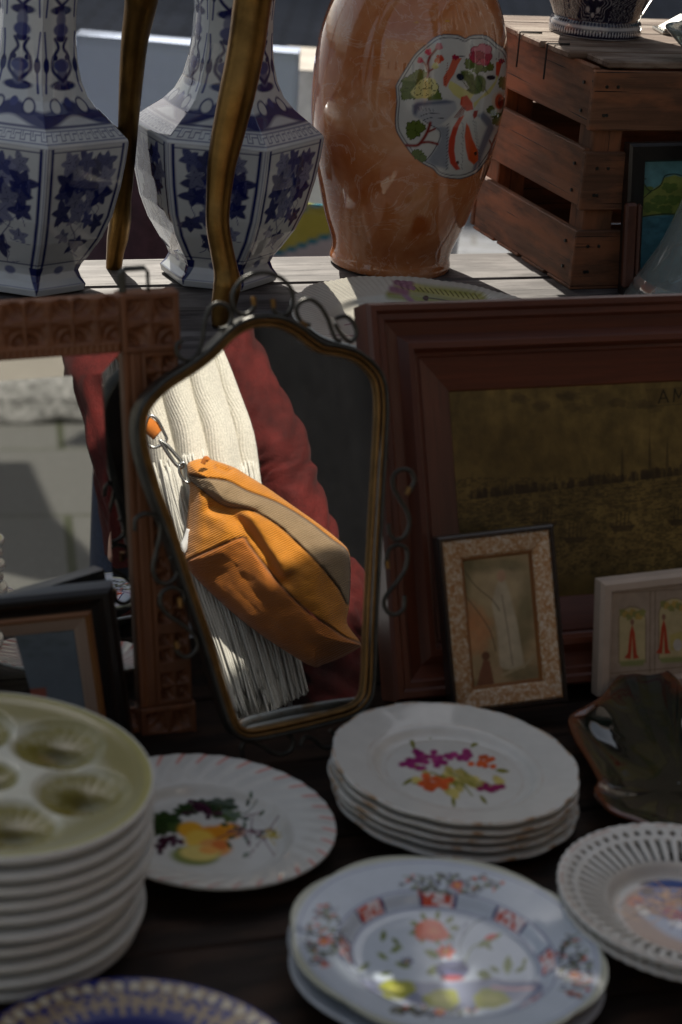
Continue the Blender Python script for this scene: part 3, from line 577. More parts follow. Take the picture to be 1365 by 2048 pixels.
def paint_vase(V,t,r,z,S):
    sect=np.floor((t+PI/6)/(PI/3))%6;ta=((t+PI/6)%(PI/3)-PI/6)/(PI/6)   # -1..1 across a face
    Rr=np.interp(z,[.02,.046,.07,.1,.14,.19],[.062,.075,.09,.1015,.110,.1165]);u=ta*Rr*.5            # metres across the face
    c=np.ones((len(r),4));c[:,:3]=A(.66,.70,.71)
    outer=np.ones(len(r),bool)
    def put(m,col,a=1.):
        m=(np.clip(m,0,1)*a)[:,None];c[:,:3]=c[:,:3]*(1-m)+np.asarray(col)*m
    nz=.8+.5*fbm(t*20,z*120,2)
    hw=Rr*.5
    # panel borders
    d=hw-abs(u);body=(z>.036)&(z<.1885)
    put((1-abs(d-.0062)/.0026)*body*1.6,bl*nz[:,None]);put((1-abs(d-.0015)/.0009)*body,bl2,.6)
    put((1-abs(z-.184)/.0014)*(d>.005),bl);put((1-abs(z-.0400)/.0016),bl);put((1-abs(z-.1885)/.001),gy,.8)
    # foot marks
    foot=(z<.036)&(z>.004);put(((.0085*np.clip((z-.006)/.03,0,1)+.0012)-d)/.001*foot,bl);put((1-np.hypot(u,(z-.030)*1.4)/.009)*3*foot,bl2,.8);put((1-abs(z-.011)/.0008)*foot,bl2,.7)
    # leaf sprays, each face a little different
    for f in range(6):
        I=np.nonzero((sect==f)&(z>.04)&(z<.183))[0];q=np.random.RandomState(f%3+10);p=Paint(u[I],z[I]*1.0,c[I,:3]);p.c[:,:3]=c[I,:3]
        flip=1 if f%2 else -1
        vine=[(.012*flip,.175),(-.004*flip,.150),(.010*flip,.122),(-.012*flip,.098),(.002*flip,.075),(-.004*flip,.054)]
        p.line(vine,.0016,gy*.8,k=6);p.line([(-.012*flip,.098),(-.026*flip,.105),(-.030*flip,.092)],.0011,gy,k=4);p.line([(.010*flip,.122),(.028*flip,.112),(.024*flip,.100),(.030*flip,.094)],.0012,gy,k=4);p.line([(.002*flip,.075),(.014*flip,.066),(.010*flip,.054),(.018*flip,.048)],.001,bl2,k=4)
        for (x,y,R_,cc) in [(.016,.166,.014,bl),(-.016,.158,.015,gy),(-.004,.150,.017,gy*1.1),(.020,.143,.015,bl),(.002,.136,.016,bl*1.2),(-.022,.132,.014,bl),(-.012,.122,.016,gy),(.014,.122,.013,gy*.9),(-.002,.168,.012,bl2),(.004,.066,.0135,bl),(-.020,.080,.008,gy),(.026,.128,.012,bl),(-.028,.170,.012,gy),(.028,.172,.012,bl2),(-.030,.146,.013,bl),(.030,.148,.012,gy),(.026,.090,.011,bl),(.000,.108,.013,gy),(-.026,.110,.012,bl),(.014,.098,.010,bl2)]:
            x=x*flip+q.randn()*.002;y+=q.randn()*.002;s_=.85+.25*q.rand();g_=q.rand()*6;p.maple(x,y,R_*s_*1.35,g_,np.asarray(cc)*(.8+.4*q.rand()),.95);[p.line([(x,y),(x+R_*math.cos(g_+k_*1.257),y+R_*math.sin(g_+k_*1.257))],.0005,bl*.6,a=.6) for k_ in range(5)]
        for _ in range(9): x,y=q.randn()*.014,.10+q.randn()*.03;p.line([(x,y),(x+q.randn()*.008,y+q.randn()*.008),(x+q.randn()*.01,y-.008)],.0009,bl2,k=3,a=.8)
        c[I,:3]=p.c[:,:3]
    # greek key on the shoulder
    key=(z>.1915)&(z<.2065)&(S<600);zz=(z-.1915)/.015;uu=(ta*4.5)%1
    ln=np.minimum.reduce([abs(zz-.12),abs(zz-.9),np.where(uu<.5,abs(zz-.3),9),np.where(uu>.45,abs(zz-.68),9),np.where((zz>.3)&(zz<.68),abs(uu-.5),9),np.where((zz>.3)&(zz<.9),abs(uu-.05),9),np.where((zz>.5)&(zz<.9),abs(uu-.25)*1.2,9)])
    put((.07-ln)/.05*key,gy*.85,.85)
    put((1-abs(z-.2085)/.0022),bl)
    # scroll band and neck ornament
    nk=(z>.208);un=ta
    b1=(z>.2085)&(z<.240);w_=(z-.2085)/.0315
    petal=np.cos(un*PI*1.0)*.5+.5
    put((.85-abs(w_-.22-.34*petal)/.36)*b1*3,bl*nz[:,None],.95)
    put((1-np.hypot(abs(un)-.55,(w_-.62)*.8)/.22)*3*b1,A(.62,.64,.62));put((1-abs(np.hypot(abs(un)-.55,(w_-.62)*.8)-.2)/.06)*b1,bl)
    put((1-np.hypot(un,(w_-.75)*.9)/.18)*3*b1,bl2)
    for f in range(6):
        I=np.nonzero((sect==f)&(z>.236)&(z<.45))[0];p=Paint(ta[I],z[I]*40,c[I,:3]);p.c[:,:3]=c[I,:3]
        for k,z0 in enumerate((.250,.335,.42)):
            y=z0*40;sg=1 if k%2==0 else -1
            p.ell(0,y,.62,.22,0,bl,.3);p.ell(0,y+.45*sg,.30,.42,0,gy,.4);p.ell(0,y+.9*sg,.45,.30,0,bl2,.3)
            for s_ in (-1,1):
                p.line([(0,y+.2),(s_*.5,y+.7),(s_*.42,y+1.3),(s_*.15,y+1.7),(s_*.35,y+2.1)],.17,bl,k=5);p.ell(s_*.36,y+1.25,.16,.14,0,bl,.3);p.line([(s_*.85,y-.3),(s_*.8,y+1.),(s_*.9,y+2.4)],.09,bl2,k=4);p.ell(s_*.8,y+.9,.14,.35,0,bl,.3)
            p.ell(0,y+2.15,.30,.20,0,bl,.3)
        c[I,:3]=p.c[:,:3]
    put((1-abs(abs(ta)-1)/.05)*(z>.24),gy,.35)
    inside=(S>np.max(S)-60)&(r<.05)
    return c
VP=lin(vprof,1)
def hrf(t,r,z): 
    h=hexr(t)*1.035;k=np.interp(z,[0,.19,.22,.30,.5],[.92,.95,.8,.55,.5]);return 1+(h-1.0)*k
va=revolve('hexagonal_vase',VC,VP,M['vase'],480,1,hrf,paint_vase);
va.rotation_euler=(0,math.radians(1.0),math.radians(-92));tag(va,'blue and white six-sided vase behind the bent brass leg, beside the orange vase','vase','blue and white six-sided vases')
v1c=onz(56,566,SZ)
v1=copytree(va,v1c);v1.rotation_euler=(0,math.radians(-1),math.radians(-103));v1.scale=(1.0,1.0,1.0);tag(v1,'blue and white six-sided vase cut by the left edge, above the carved frame','vase','blue and white six-sided vases')
# ---------------------------------------------------------------- orange vase
OC=onz(779,528,SZ)
def under_orange(nt,v):
    a=ramp(nt,noise(nt,v,9,5,.6,.8),[(.30,(.46,.12,.025)),(.5,(.57,.21,.075)),(.72,(.70,.38,.21))])
    b=ramp(nt,noise(nt,v,17,5,.6,1.6),[(.48,0.),(.50,.5),(.52,0.)]);a=mixc(nt,b,a,(.74,.50,.36))
    bl_=ramp(nt,noise(nt,v,13,1,.3),[(.66,0.),(.69,.9)]);return mixc(nt,bl_,a,(.42,.095,.012))
M['orange']=m_col('orange_lustre_glaze',.10,coat=.8,mottle=.03,bst=.12,bs=20,under=under_orange)
def paint_ovase(V,t,r,z,S):
    X,Y=px(V);fr=((V-OC)@A(0,-1,0))>-.012*0;d=V-OC;fr=(d[:,1]*1.0<.03)&(S<S.max()-90);p=Paint(X,Y,A(.4,.15,.05),fr);q=np.random.RandomState(1)
    k=lambda x,y:(770+x/5.25,50+y/5.25)
    def K(L): return [k(*a) for a in L]
    out=[(70,640),(110,560),(180,440),(260,310),(350,220),(400,180),(490,110),(600,85),(720,95),(790,125),(850,95),(970,85),(1050,110),(1130,180),(1210,230),(1260,340),(1270,500),(1265,700),(1230,900),(1180,1100),(1120,1260),(1040,1400),(950,1520),(840,1580),(740,1600),(620,1590),(540,1560),(480,1500),(380,1450),(270,1370),(190,1270),(120,1170),(80,1080),(75,940),(85,800)]
    ln=sr(70,72,85);W_=A(.56,.57,.54)
    p.poly(spline(K(out),3,True),W_,2.5);o2=K(out)
    p.line(spline(o2+o2[:1],3),2.8,ln,soft=1.6)
    cx,cy=k(670,840);p.line(spline([((x-cx)*.955+cx,(y-cy)*.955+cy) for x,y in o2+o2[:1]],3),2.0,ln,soft=1.6)
    G=sr(95,112,50);Y_=sr(205,200,130);Rd=sr(190,65,40);br=sr(125,40,35);pk=sr(190,60,85)
    for (x,y,R_,a) in [(300,560,90,0),(220,680,100,1),(200,600,70,2),(480,740,80,.3),(330,520,70,.4),(170,740,50,1)]: p.lobe(*k(x,y),R_/5.25,a,G,9,.25,1,out=G*.4)
    p.poly(K([(240,730),(225,700),(330,570),(400,540),(480,560),(520,640),(490,710),(400,760),(290,770)]),Y_*1.05,1.5)
    for (x,y) in [(300,690),(370,700),(430,690),(480,640),(350,630),(420,610),(400,570)]: p.ell(*k(x,y),8,8,0,G*.5,.3,ring=.06)
    p.line(K([(400,540),(410,460),(400,400),(420,330),(450,290),(490,240)]),5,br,k=3);p.line(K([(400,470),(370,400),(335,370)]),4,br,k=3);p.line(K([(410,480),(470,440),(490,380)]),3.5,br,k=3)
    for (x,y,R_,cc) in [(320,365,34,pk),(405,275,38,pk*1.2),(515,215,42,sr(195,120,130)),(525,345,46,Rd),(500,370,34,sr(200,100,50)),(480,420,38,Y_)]: p.lobe(*k(x,y),R_/5.25,.3,cc,5,.2)
    # rocks
    p.poly(K([(250,830),(330,790),(600,770),(700,790),(720,870),(640,960),(560,1030),(470,1060),(360,990),(270,960),(240,900)]),sr(165,170,175),4)
    p.poly(K([(250,840),(300,810),(420,800),(600,775),(680,790),(640,810),(420,830),(320,850),(290,940),(260,930)]),sr(75,85,110),6,.85)
    p.poly(K([(470,1060),(560,1050),(640,1060),(640,1500),(520,1480),(400,1430),(500,1290),(550,1180),(540,1110)]),sr(120,130,145),8,.8)
    p.poly(K([(940,930),(1000,890),(1080,960),(1120,1060),(1060,1200),(1000,1350),(960,1500),(900,1500),(950,1300),(1000,1150),(1040,1050)]),sr(85,95,120),6,.85)
    for i in range(5): p.line(K([(310+i*38,860+i*3),(325+i*38,890+i*2)]),1.2,ln)
    p.line(K([(340,950),(420,920),(540,915)]),1.3,ln,k=3);p.line(K([(380,985),(470,960),(580,970)]),1.3,ln,k=3);p.line(K([(360,990),(440,1040),(520,1080),(550,1130),(530,1220),(470,1330),(400,1420)]),1.6,ln,k=3)
    # branch and pines
    for (x,y,R_) in [(280,1080,95),(245,1140,60),(335,1070,60),(330,1360,60),(370,1390,45),(290,1340,40)]: p.lobe(*k(x,y),R_/5.25,1,G*.95,9,.3,1,out=G*.4)
    p.line(K([(190,1260),(300,1260),(350,1220),(400,1140),(430,1060),(440,1020)]),6,br,k=3);p.line(K([(350,1230),(430,1220),(520,1240)]),5,br,k=3);p.line(K([(430,1110),(490,1080)]),4,br)
    p.line(K([(1060,1380),(1090,1260),(1140,1130)]),3.5,br,k=3);p.line(K([(1090,1230),(1070,1190)]),3,br)
    # peony
    for (x,y,R_) in [(850,390,70),(1010,410,75),(920,430,70),(1060,420,45)]: p.lobe(*k(x,y),R_/5.25,0,G,8,.3,.9,out=G*.4)
    p.lobe(*k(965,290),125/5.25,.2,sr(205,120,135),7,.18,.95,out=pk*.5)
    for (x,y,R_) in [(900,330,60),(1000,350,62),(955,300,55),(1030,310,45),(900,280,40)]: p.lobe(*k(x,y),R_/5.25,.6,pk*(.7+.5*q.rand()),5,.15,.8,out=pk*.35)
    # bird body and wings
    p.poly(K([(640,570),(620,640),(680,720),(760,770),(860,760),(900,700),(780,650),(700,600)]),Y_,2);p.poly(K([(900,860),(960,760),(1060,700),(1120,600),(1160,480),(1130,450),(1120,560),(1050,650),(940,760),(890,800)]),Y_*.95,2)
    for (x,y,L,W2,a) in [(790,500,180,120,.6),(960,530,170,120,1.1),(860,700,170,100,-.1),(850,610,150,90,.4),(1000,600,120,80,1.3),(900,720,130,70,-.6)]: p.leaf(*k(x-40,y-30),L/5.25,W2/5.25,a,G*.9,G*.4)
    for i in range(12): p.line(K([(760+i*22,560+(i%4)*30),(800+i*22,600+(i%4)*32)]),1.1,G*.35)
    p.ell(*k(745,530),8,7,.6,sr(35,40,55),.3);p.ell(*k(1070,530),9,5,0,sr(35,40,55),.3)
    p.poly(K([(660,340),(760,330),(720,400),(680,500),(640,560),(600,640),(570,620),(565,540),(620,450)]),sr(200,90,60),2,.95);p.lobe(*k(690,325),8,.3,sr(150,30,60),6,.3,.7);p.line(K([(730,310),(790,318)]),2,ln)
    p.poly(K([(1120,370),(1190,350),(1170,430),(1150,520),(1120,500)]),Rd*1.1,1.5);p.lobe(*k(1180,355),7,.3,sr(150,30,60),6,.3,.8);p.line(K([(1150,320),(1150,260)]),1.2,ln);p.line(K([(1120,335),(1180,345)]),1.2,ln)
    for i in range(9): p.line(K([(620-i*3,380+i*28),(600-i*3,395+i*28)]),1.1,br)
    # tail
    p.poly(K([(760,740),(820,720),(880,800),(890,870),(820,890),(750,820)]),Rd,2)
    for i in range(6): p.line(K([(770+i*8,850),(690+i*16,960)]),1.2,br)
    p.poly(K([(800,930),(740,960),(680,1060),(640,1200),(635,1320),(660,1440),(720,1510),(770,1500),(720,1420),(700,1300),(710,1160),(740,1050)]),Rd,2);p.poly(K([(820,1010),(850,1050),(890,1180),(950,1300),(955,1400),(910,1450),(850,1400),(820,1280),(805,1150)]),sr(205,85,40),2)
    p.poly(K([(900,880),(940,880),(930,940),(900,970),(885,930)]),sr(160,60,50),2)
    for i in range(14): y=980+i*36;p.line(K([(640-8*(i%2),y+40),(615,y+60)]),1.2,ln);p.line(K([(770+(i%3)*10,y+30),(790,y+50)]),1.1,ln);p.line(K([(890+i*6,y+10),(925+i*5,y+30)]),1.1,ln)
    p.ell(*k(740,1430),3,4,0,sr(60,30,20));p.ell(*k(925,1330),3,4,0,sr(60,30,20))
    for (x,y,R_) in [(1200,560,50),(1210,600,60),(1140,900,80),(1150,980,60),(1080,870,50)]: p.lobe(*k(x,y),R_/5.25,1,G*.9,8,.3,1,out=G*.4)
    p.lobe(*k(1160,780),75/5.25,.2,sr(205,190,170),7,.1,1.6);p.ell(*k(1165,780),9,16,0,sr(190,70,40),.3);p.ell(*k(1168,780),4,9,0,sr(130,40,35),.4)
    for (x,y) in ((822,44),(884,40)): p.ell(x,y,6,2.5,0,sr(210,150,40),.3)
    return p.c
oprof=[(1e-4,.006),(.062,.006),(.072,.0),(.0785,.001),(.0800,.007),(.0785,.015),(.0785,.022),(.0815,.034),(.0915,.060),(.1010,.092),(.1105,.125),(.1180,.160),(.1235,.210),(.1240,.245),(.1215,.284),(.1150,.318),(.1030,.350),(.084,.380),(.068,.397),(.061,.410),(.060,.430),(.068,.450),(.071,.456),(.065,.456),(.052,.43),(1e-4,.42)]
ov=revolve('orange_vase',OC,lin([tuple(a) for a in spline(oprof,4)],1),M['orange'],760,1,None,paint_ovase);ov.rotation_euler=(0,math.radians(1.2),0)
tag(ov,'glossy orange marbled vase with a white medallion of phoenixes and peonies','vase')
# ---------------------------------------------------------------- crate
CC=onz(1140,580,SZ);CH=.286
cr=thing('wooden_crate','slatted wooden crate at the right end of the shelf, loose board lid on top','crate',CC)
cw,cdp=.46,.33
def cp(x,y,z): return CC+x*E1+y*E2+A(0,0,z)
ths=.010;rows=[(.004,.078),(.105,.180),(.208,.284)]
k=20
for z0,z1 in rows:
    for (o_,a_,b_) in [(cp(.0,0,z0),E1*cw,E2*ths),(cp(0,cdp-ths,z0),E1*cw,E2*ths),(cp(.002,ths+.0005,z0-.001+(.004 if z0>.1 else 0)),E2*(cdp-2*ths-.001),E1*ths),(cp(cw-ths-.002,ths+.0005,z0),E2*(cdp-2*ths-.001),E1*ths)]:
        mb=MB();k+=1;mb.box(o_,a_,b_,EZ*(z1-z0),.0016,seed=k);mb.build('slat',M['crate'],cr)
for x in (ths+.003,cw-ths-.045):
    for y in (ths+.001,cdp-ths-.041):
        mb=MB();k+=1;mb.box(cp(x,y,0),EZ*.282,E1*.042,E2*.04,.0015,seed=k);mb.build('corner_post',M['crate'],cr)
mb=MB()
for i in range(4): mb.box(cp(.0,.001+i*.082,.0-.0),E1*cw,E2*.07,EZ*.004,.001,seed=40+i)
mb.build('base_board',M['crate'],cr)
mb=MB()
for z0,z1 in rows:
    for zz in (z0+.02,z1-.02):
        for x in (.018,.034 if zz>z0+.03 else .022): mb=MB();mb.tube([cp(x,-.0015,zz),cp(x,.002,zz)],[.0022,.0022],8);mb.build('nail',M['iron'],cr)
        mb=MB();mb.tube([cp(-.0005,.03,zz),cp(.004,.03,zz)],[.0022,.0022],8);mb.build('nail',M['iron'],cr)
# lid boards rest on the crate
ld=thing('crate_lid','weathered board lid wired onto the top of the slatted crate','lid',cp(0,0,CH))
yb=[.012,.075,.15,.225,.30,.36]
for i in range(5):
    mb=MB();mb.box(cp(-.012+.006*(i%2)+(.03 if i==0 else 0),yb[i]-.008,CH+.0005),E1*(cw+.03),E2*(yb[i+1]-yb[i]-.0015),EZ*(.009),.002,seed=50+i);mb.build('board',M['crateTop'],ld)
mb=MB()
for (x,y,ax) in [(-.0125,.20,0),(-.0125,.115,0),(.16,.0,1)]:
    if ax==0: P=[cp(x+.03,y,CH+.011),cp(x-.002,y,CH+.011),cp(x-.002,y,CH-.035)]
    else: P=[cp(x-.015,y+.03,CH+.011),cp(x,y-.003,CH+.011),cp(x,y-.003,CH-.04)]
    mb=MB();mb.tube(P,.0014,6);mb.build('wire_hook',M['black'],ld)
LZ=SZ+CH+.0097
# ---------------------------------------------------------------- dark ginger jar on the lid
dc=onz(1189,66,LZ)
def paint_dv(V,t,r,z,S):
    c=np.ones((len(r),4));nv=A(.010,.010,.035);wh=A(.50,.51,.54);c[:,:3]=nv;u=t*9/(2*PI);nz=fbm(t*3,z*60,4)
    def put(m,col,a=1.): m=(np.clip(m,0,1)*a)[:,None];c[:,:3]=c[:,:3]*(1-m)+np.asarray(col)*m
    b=z>.024;uu=(u%1)-.5;k_=np.floor(u)%2;a_=uu*2.4;bb=(z-.05)/.03
    d=np.hypot(a_,bb);an=np.arctan2(bb,a_);rr=d/(1+.13*np.cos(8*an))
    for q,wd in ((1.,.05),(.8,.04),(.62,.03)): put((1-abs(rr-q)/wd)*b*(k_==0),wh*.75,.9)
    for (x,y,s_) in ((-.4,.25,.2),(.4,.25,.2),(-.35,-.35,.16),(.35,-.35,.16),(0,-.6,.14),(0,.15,.1)): put((1-np.hypot(a_-x,bb-y)/s_)*3*b*(k_==0),wh,.85)
    wv=abs(((uu*2.2+.35*np.sin(z*180))*2)%1-.5);put((1-abs(wv-.25)/.05)*b*(k_==1),wh*.8,.9);put((1-abs(wv-.42)/.03)*b*(k_==1),wh*.5,.8);put((fbm(t*40,z*420,8)>.62)*1.*b*(k_==1),wh*.6,.5)
    put((1-abs(z-.0235)/.0018),nv);put(((abs(z-.019)<.0035)&(((t*40/PI)%1)<.45))*1.,wh*.3,1);put((1-abs(z-.0145)/.0028)*2,wh);dd=((t*46/PI)%1-.5)**2*9+((z-.0075)/.0035)**2;put((z<.0115)*(z>.001)*1.,nv);put((1-dd)*3*(z<.0115),wh,.9);put((z<.002)*1.,wh)
    return c
dv=revolve('ginger_jar',dc,lin([tuple(a) for a in spline([(1e-4,.003),(.055,.002),(.0600,.0),(.0622,.002),(.0625,.010),(.0612,.018),(.0585,.023),(.064,.035),(.080,.065),(.098,.10),(.108,.14),(.106,.18),(.09,.22),(.06,.25),(.05,.26),(.052,.275),(.045,.276),(1e-4,.26)],4)],1),M['vase'],420,1,None,paint_dv)
tag(dv,'dark navy jar with dense white ornament and dotted foot, on the crate lid','jar')
# glass bowl on the lid and glass decanter
gb=onz(1412,122,LZ)
o=revolve('glass_dish',gb,spline([(1e-4,.004),(.02,.004),(.026,0),(.03,.002),(.026,.006),(.03,.012),(.045,.026),(.0555,.036),(.0565,.040),(.053,.040),(.042,.030),(.026,.014),(1e-4,.010)],4),M['glass'],96);tag(o,'small clear glass dish on the crate lid at the right edge','dish')
gd=onz(1412,618,SZ)
def gz(y): return None
D_=math.hypot(gd[1],1.6-SZ);pm=F/(np.linalg.norm(gd-CAM))
gh=lambda y:(618-y)/pm/math.cos(math.radians(16))
pr=[(1e-4,.004),(.09,.004),(.103,0),(.106,.006),(.100,gh(590)),(.082,gh(540)),(.066,gh(490)),(.050,gh(420)),(.038,gh(350)),(.0335,gh(290)),(.0315,gh(262)),(.035,gh(252)),(.037,gh(243)),(.034,gh(236)),(.030,gh(243)),(.030,gh(300)),(.045,gh(410)),(.075,gh(530)),(.094,.02),(1e-4,.016)]
o=revolve('glass_vase',gd,spline(pr,5),M['glass'],160);tag(o,'tall flared cut glass vase at the right edge in front of the landscape picture','vase')
# metal stand with blue mosaic at the top right corner
ms=onz(1352,72,LZ);st=thing('mosaic_lantern','small metal-footed lantern with blue mosaic glass behind the glass dish','lantern',ms)
mb=MB();mb.box(ms-A(.018,0,0),A(.10,.02,0),A(-.01,.05,0),A(0,0,.004),.001);mb.box(ms+A(-.015,.0,.004),A(.03,0,.02),A(-.006,.03,0),A(-.002,0,.003),.001);mb.build('foot',M['steel'],st)
mb=MB();mb.tube([ms+A(.045,.03,.0),ms+A(.012,.03,.045),ms+A(-.012,.03,.085)],.0035,8);mb.tube([ms+A(.045,.03,.0),ms+A(.08,.03,.045),ms+A(.10,.03,.085)],.0035,8);mb.tube([ms+A(.045,.03,.03),ms+A(.045,.03,.085)],.006,10);mb.build('bracket',M['brass'],st)
mm_,nt_,b_=nmat('blue_mosaic');vv=nt_.nodes.new('ShaderNodeTexVoronoi');vv.inputs['Scale'].default_value=160;nt_.links.new(tex(nt_),vv.inputs['Vector']);nt_.links.new(ramp(nt_,vv.outputs['Distance'],[(.2,(.03,.30,.60)),(.6,(.08,.55,.80)),(.75,(.02,.02,.02))]),b_.inputs['Base Color']);b_.inputs['Roughness'].default_value=.15
o=revolve('globe',ms+A(.045,.03,.052),spline([(1e-4,0),(.02,.004),(.040,.02),(.050,.045),(.047,.07),(.03,.09),(1e-4,.095)],4),mm_,60,parent=st)
# ---------------------------------------------------------------- small landscape picture against the crate
def rail(mb,pl,a,b,prof,inn,seed,flip=False):
    """mitred rail from corner a to b (uv), inn = inward unit (uv)"""
    a=A(*a);b=A(*b);L=np.linalg.norm(b-a);d=(b-a)/L;inn=A(*inn);V=[];G=[]
    for (s,h) in prof:
        for e,(c_,sg) in enumerate(((a,1),(b,-1))):
            p=c_+inn*s+d*s*sg;V.append(pl.W(p[0],p[1],h));G.append(((0 if e==0 else L)+seed*2.3,s+seed*.31,h))
    m=len(prof);Fc=[(2*i,2*i+1,2*((i+1)%m)+1,2*((i+1)%m)) for i in range(m)];mb.add(V,Fc,G)
def frame(pl,u0,v0,u1,v1,prof,mat,parent,name='frame',seed=1):
    mb=MB()
    for i,(a,b,inn) in enumerate((((u0,v0),(u1,v0),(0,1)),((u1,v0),(u1,v1),(-1,0)),((u1,v1),(u0,v1),(0,-1)),((u0,v1),(u0,v0),(1,0)))): rail(mb,pl,a,b,prof,inn,seed+i*3)
    return mb.build(name,mat,parent)
def panel(name,pl,u0,v0,u1,v1,h,nu,nv,mat,parent,paint,hf=None):
    u=np.linspace(u0,u1,nu);v=np.linspace(v0,v1,nv);U,Vv=np.meshgrid(u,v,indexing='ij');H=h+(hf(U,Vv) if hf else 0)
    P=pl.W(U,Vv,H).reshape(-1,3);X,Y=px(P);return mk(name,P,gridF(nu,nv),mat,parent,col=paint(X,Y,U.ravel(),Vv.ravel()))
sp_=Pl(1244,590,SZ,16,6,2.5)
pc=thing('landscape_picture','small picture of green hills over blue water leaning on the crate','picture',sp_.W(.1,0))
tl=sp_.uv(1232,287);WW,HH=.26,tl[1]
frame(sp_,0,0,WW,HH,[(0,-.014),(0,.004),(.004,.006),(.022,.004),(.024,.0),(.024,-.014)],M['dark'],pc,seed=5)
def paint_land(X,Y,U,V):
    p=Paint(X,Y,sr(95,145,150));p.c[:,:3]*=(.8+.4*fbm(U*60,V*40,3))[:,None]
    p.poly([(1270,355),(1285,362),(1300,382),(1320,370),(1330,355),(1350,350),(1380,360),(1450,345),(1450,440),(1270,440)],sr(140,150,75),3)
    for (x,y) in [(1290,380),(1320,400),(1340,375),(1300,415),(1350,400),(1330,420),(1390,390)]: p.lobe(x,y,18,x,sr(110,135,65)*(.8+.5*((x*7)%10)/10),5,.3,.6)
    p.poly([(1270,437),(1300,432),(1330,430),(1450,428),(1450,640),(1270,640)],sr(85,140,155),3)
    I=(Y>435);p.c[I,:3]*=(.55+.9*fbm(U[I]*90,V[I]*160,8))[:,None]
    for L in ([(1270,355),(1285,362),(1300,382),(1322,370),(1330,352),(1350,348),(1365,352)],[(1270,436),(1300,431),(1330,428),(1365,429)],[(1283,400),(1302,383)],[(1275,352),(1292,358)]): p.line(L,2.2,sr(30,45,30),k=3)
    return p.c
panel('painting',sp_,.024,.024,WW-.024,HH-.024,-.002,160,160,M['canvas'],pc,paint_land)
# copper coloured wooden slip standing against the picture
q0=sp_.uv(1242,575,.012);q1=sp_.uv(1286,405,.012);mb=MB();ww=q1[0]-q0[0]-.002
wb=thing('leather_case','narrow coppery brown case standing upright against the landscape picture','case',sp_.W(q0[0],q0[1],.02))
mb.box(sp_.W(q0[0],max(q0[1],0.004),.008),sp_.ey*(q1[1]-q0[1]),sp_.ex*ww*.72,sp_.n*.012,.003);mb.build('body',M['copper'],wb)
mb=MB();mb.box(sp_.W(q0[0]+ww*.73,max(q0[1],.004),.009),sp_.ey*(q1[1]-q0[1]-.001),sp_.ex*ww*.24,sp_.n*.012,.003);mb.build('flap',M['copper'],wb)
# ---------------------------------------------------------------- big mahogany frame
bf=Pl(795,1400,.602,20.75,24,.7);tl=bf.uv(735,605,.03);BW,BH=.62,tl[1];bx0=tl[0]
bg_=thing('mahogany_frame','large mahogany frame holding a darkened old city engraving','framed picture',bf.W(.3,0))
prof=[(0,-.012),(0,.026),(.003,.031),(.009,.031),(.012,.027),(.018,.027),(.021,.023),(.034,.019),(.038,.022),(.043,.026),(.049,.026),(.053,.017),(.056,.0155),(.058,.017),(.092,.006),(.094,.003),(.094,-.012)]
frame(bf,bx0,0,bx0+BW,BH,prof,M['mahog'],bg_,seed=3)
def paint_eng(X,Y,U,V):
    p=Paint(X,Y,sr(122,101,54));n1=fbm(U*30,V*30,5);n2=fbm(U*160,V*60,9);p.c[:,:3]*=(.6+.9*n1)[:,None]*(.8+.4*n2)[:,None]
    q=np.random.RandomState(6);dk=sr(62,48,28)
    p.ell(1060,900,160,70,0,sr(90,70,30),1.,.4)
    for _ in range(16): p.lobe(1000+q.rand()*330,800+q.randn()*10,20,q.rand()*6,dk,5,.3,.5,a=.3)
    gr=(Y>955)&(Y<1150);st_=(fbm(U*260,V*520,11)>.53)&gr;p.c[st_,:3]*=.6
    low=(Y>1150)|((Y>1010)&(fbm(U*90,V*200,3)>.5));p.c[low,:3]*=.78
    y0=lambda x:1000-(x-930)*.115
    for _ in range(150):
        x=930+q.rand()*430;h_=4+q.rand()*16;w_=3+q.rand()*8;p.poly([(x,y0(x)),(x,y0(x)-h_),(x+w_*.5,y0(x)-h_-4),(x+w_,y0(x)-h_),(x+w_,y0(x))],dk,1.5,.6)
    for (x,h_) in [(1245,75),(1300,105),(1335,80),(1012,40),(1110,30),(1180,35),(960,28),(1365,40)]: p.poly([(x-4,y0(x)),(x-2,y0(x)-h_*.6),(x,y0(x)-h_),(x+2,y0(x)-h_*.6),(x+4,y0(x))],dk*.8,1.5,.55)
    for _ in range(260): x=930+q.rand()*430;yy=y0(x)+q.rand()*60+4;p.line([(x,yy),(x+4+q.rand()*16,yy-1)],1.4,dk,a=.7)
    for (x,y) in [(1245,1052),(1360,1040),(1150,1075),(1000,1085),(1090,1045)]:
        for j in range(4): p.line([(x+j*8-12,y),(x+j*8-10,y-28)],1.4,dk);
        p.poly([(x-26,y),(x+26,y-2),(x+18,y+10),(x-16,y+12)],dk,2,.8)
    p.poly([(1290,778),(1500,765),(1500,800),(1300,808)],sr(95,75,38),2,.55);p.line([(1300,812),(1500,800)],1.5,dk,a=.7)
    L=3.0;ink=dk*.4
    p.line([(1318,806),(1327,780),(1337,804)],L,ink);p.line([(1321,797),(1334,796)],L*.8,ink)
    p.line([(1348,803),(1350,778),(1358,796),(1367,777),(1370,802)],L,ink)
    p.ell(1210,800,26,16,0,dk,.6,.35)
    return p.c
panel('engraving',bf,bx0+.093,.093,bx0+BW-.093,BH-.093,.004,620,360,M['canvas'],bg_,paint_eng)
mb=MB();mb.box(bf.W(bx0+.05,.05,-.010),bf.ex*(BW-.1),bf.ey*(BH-.1),bf.n*.004,.001);mb.build('backing',M['table'],bg_)
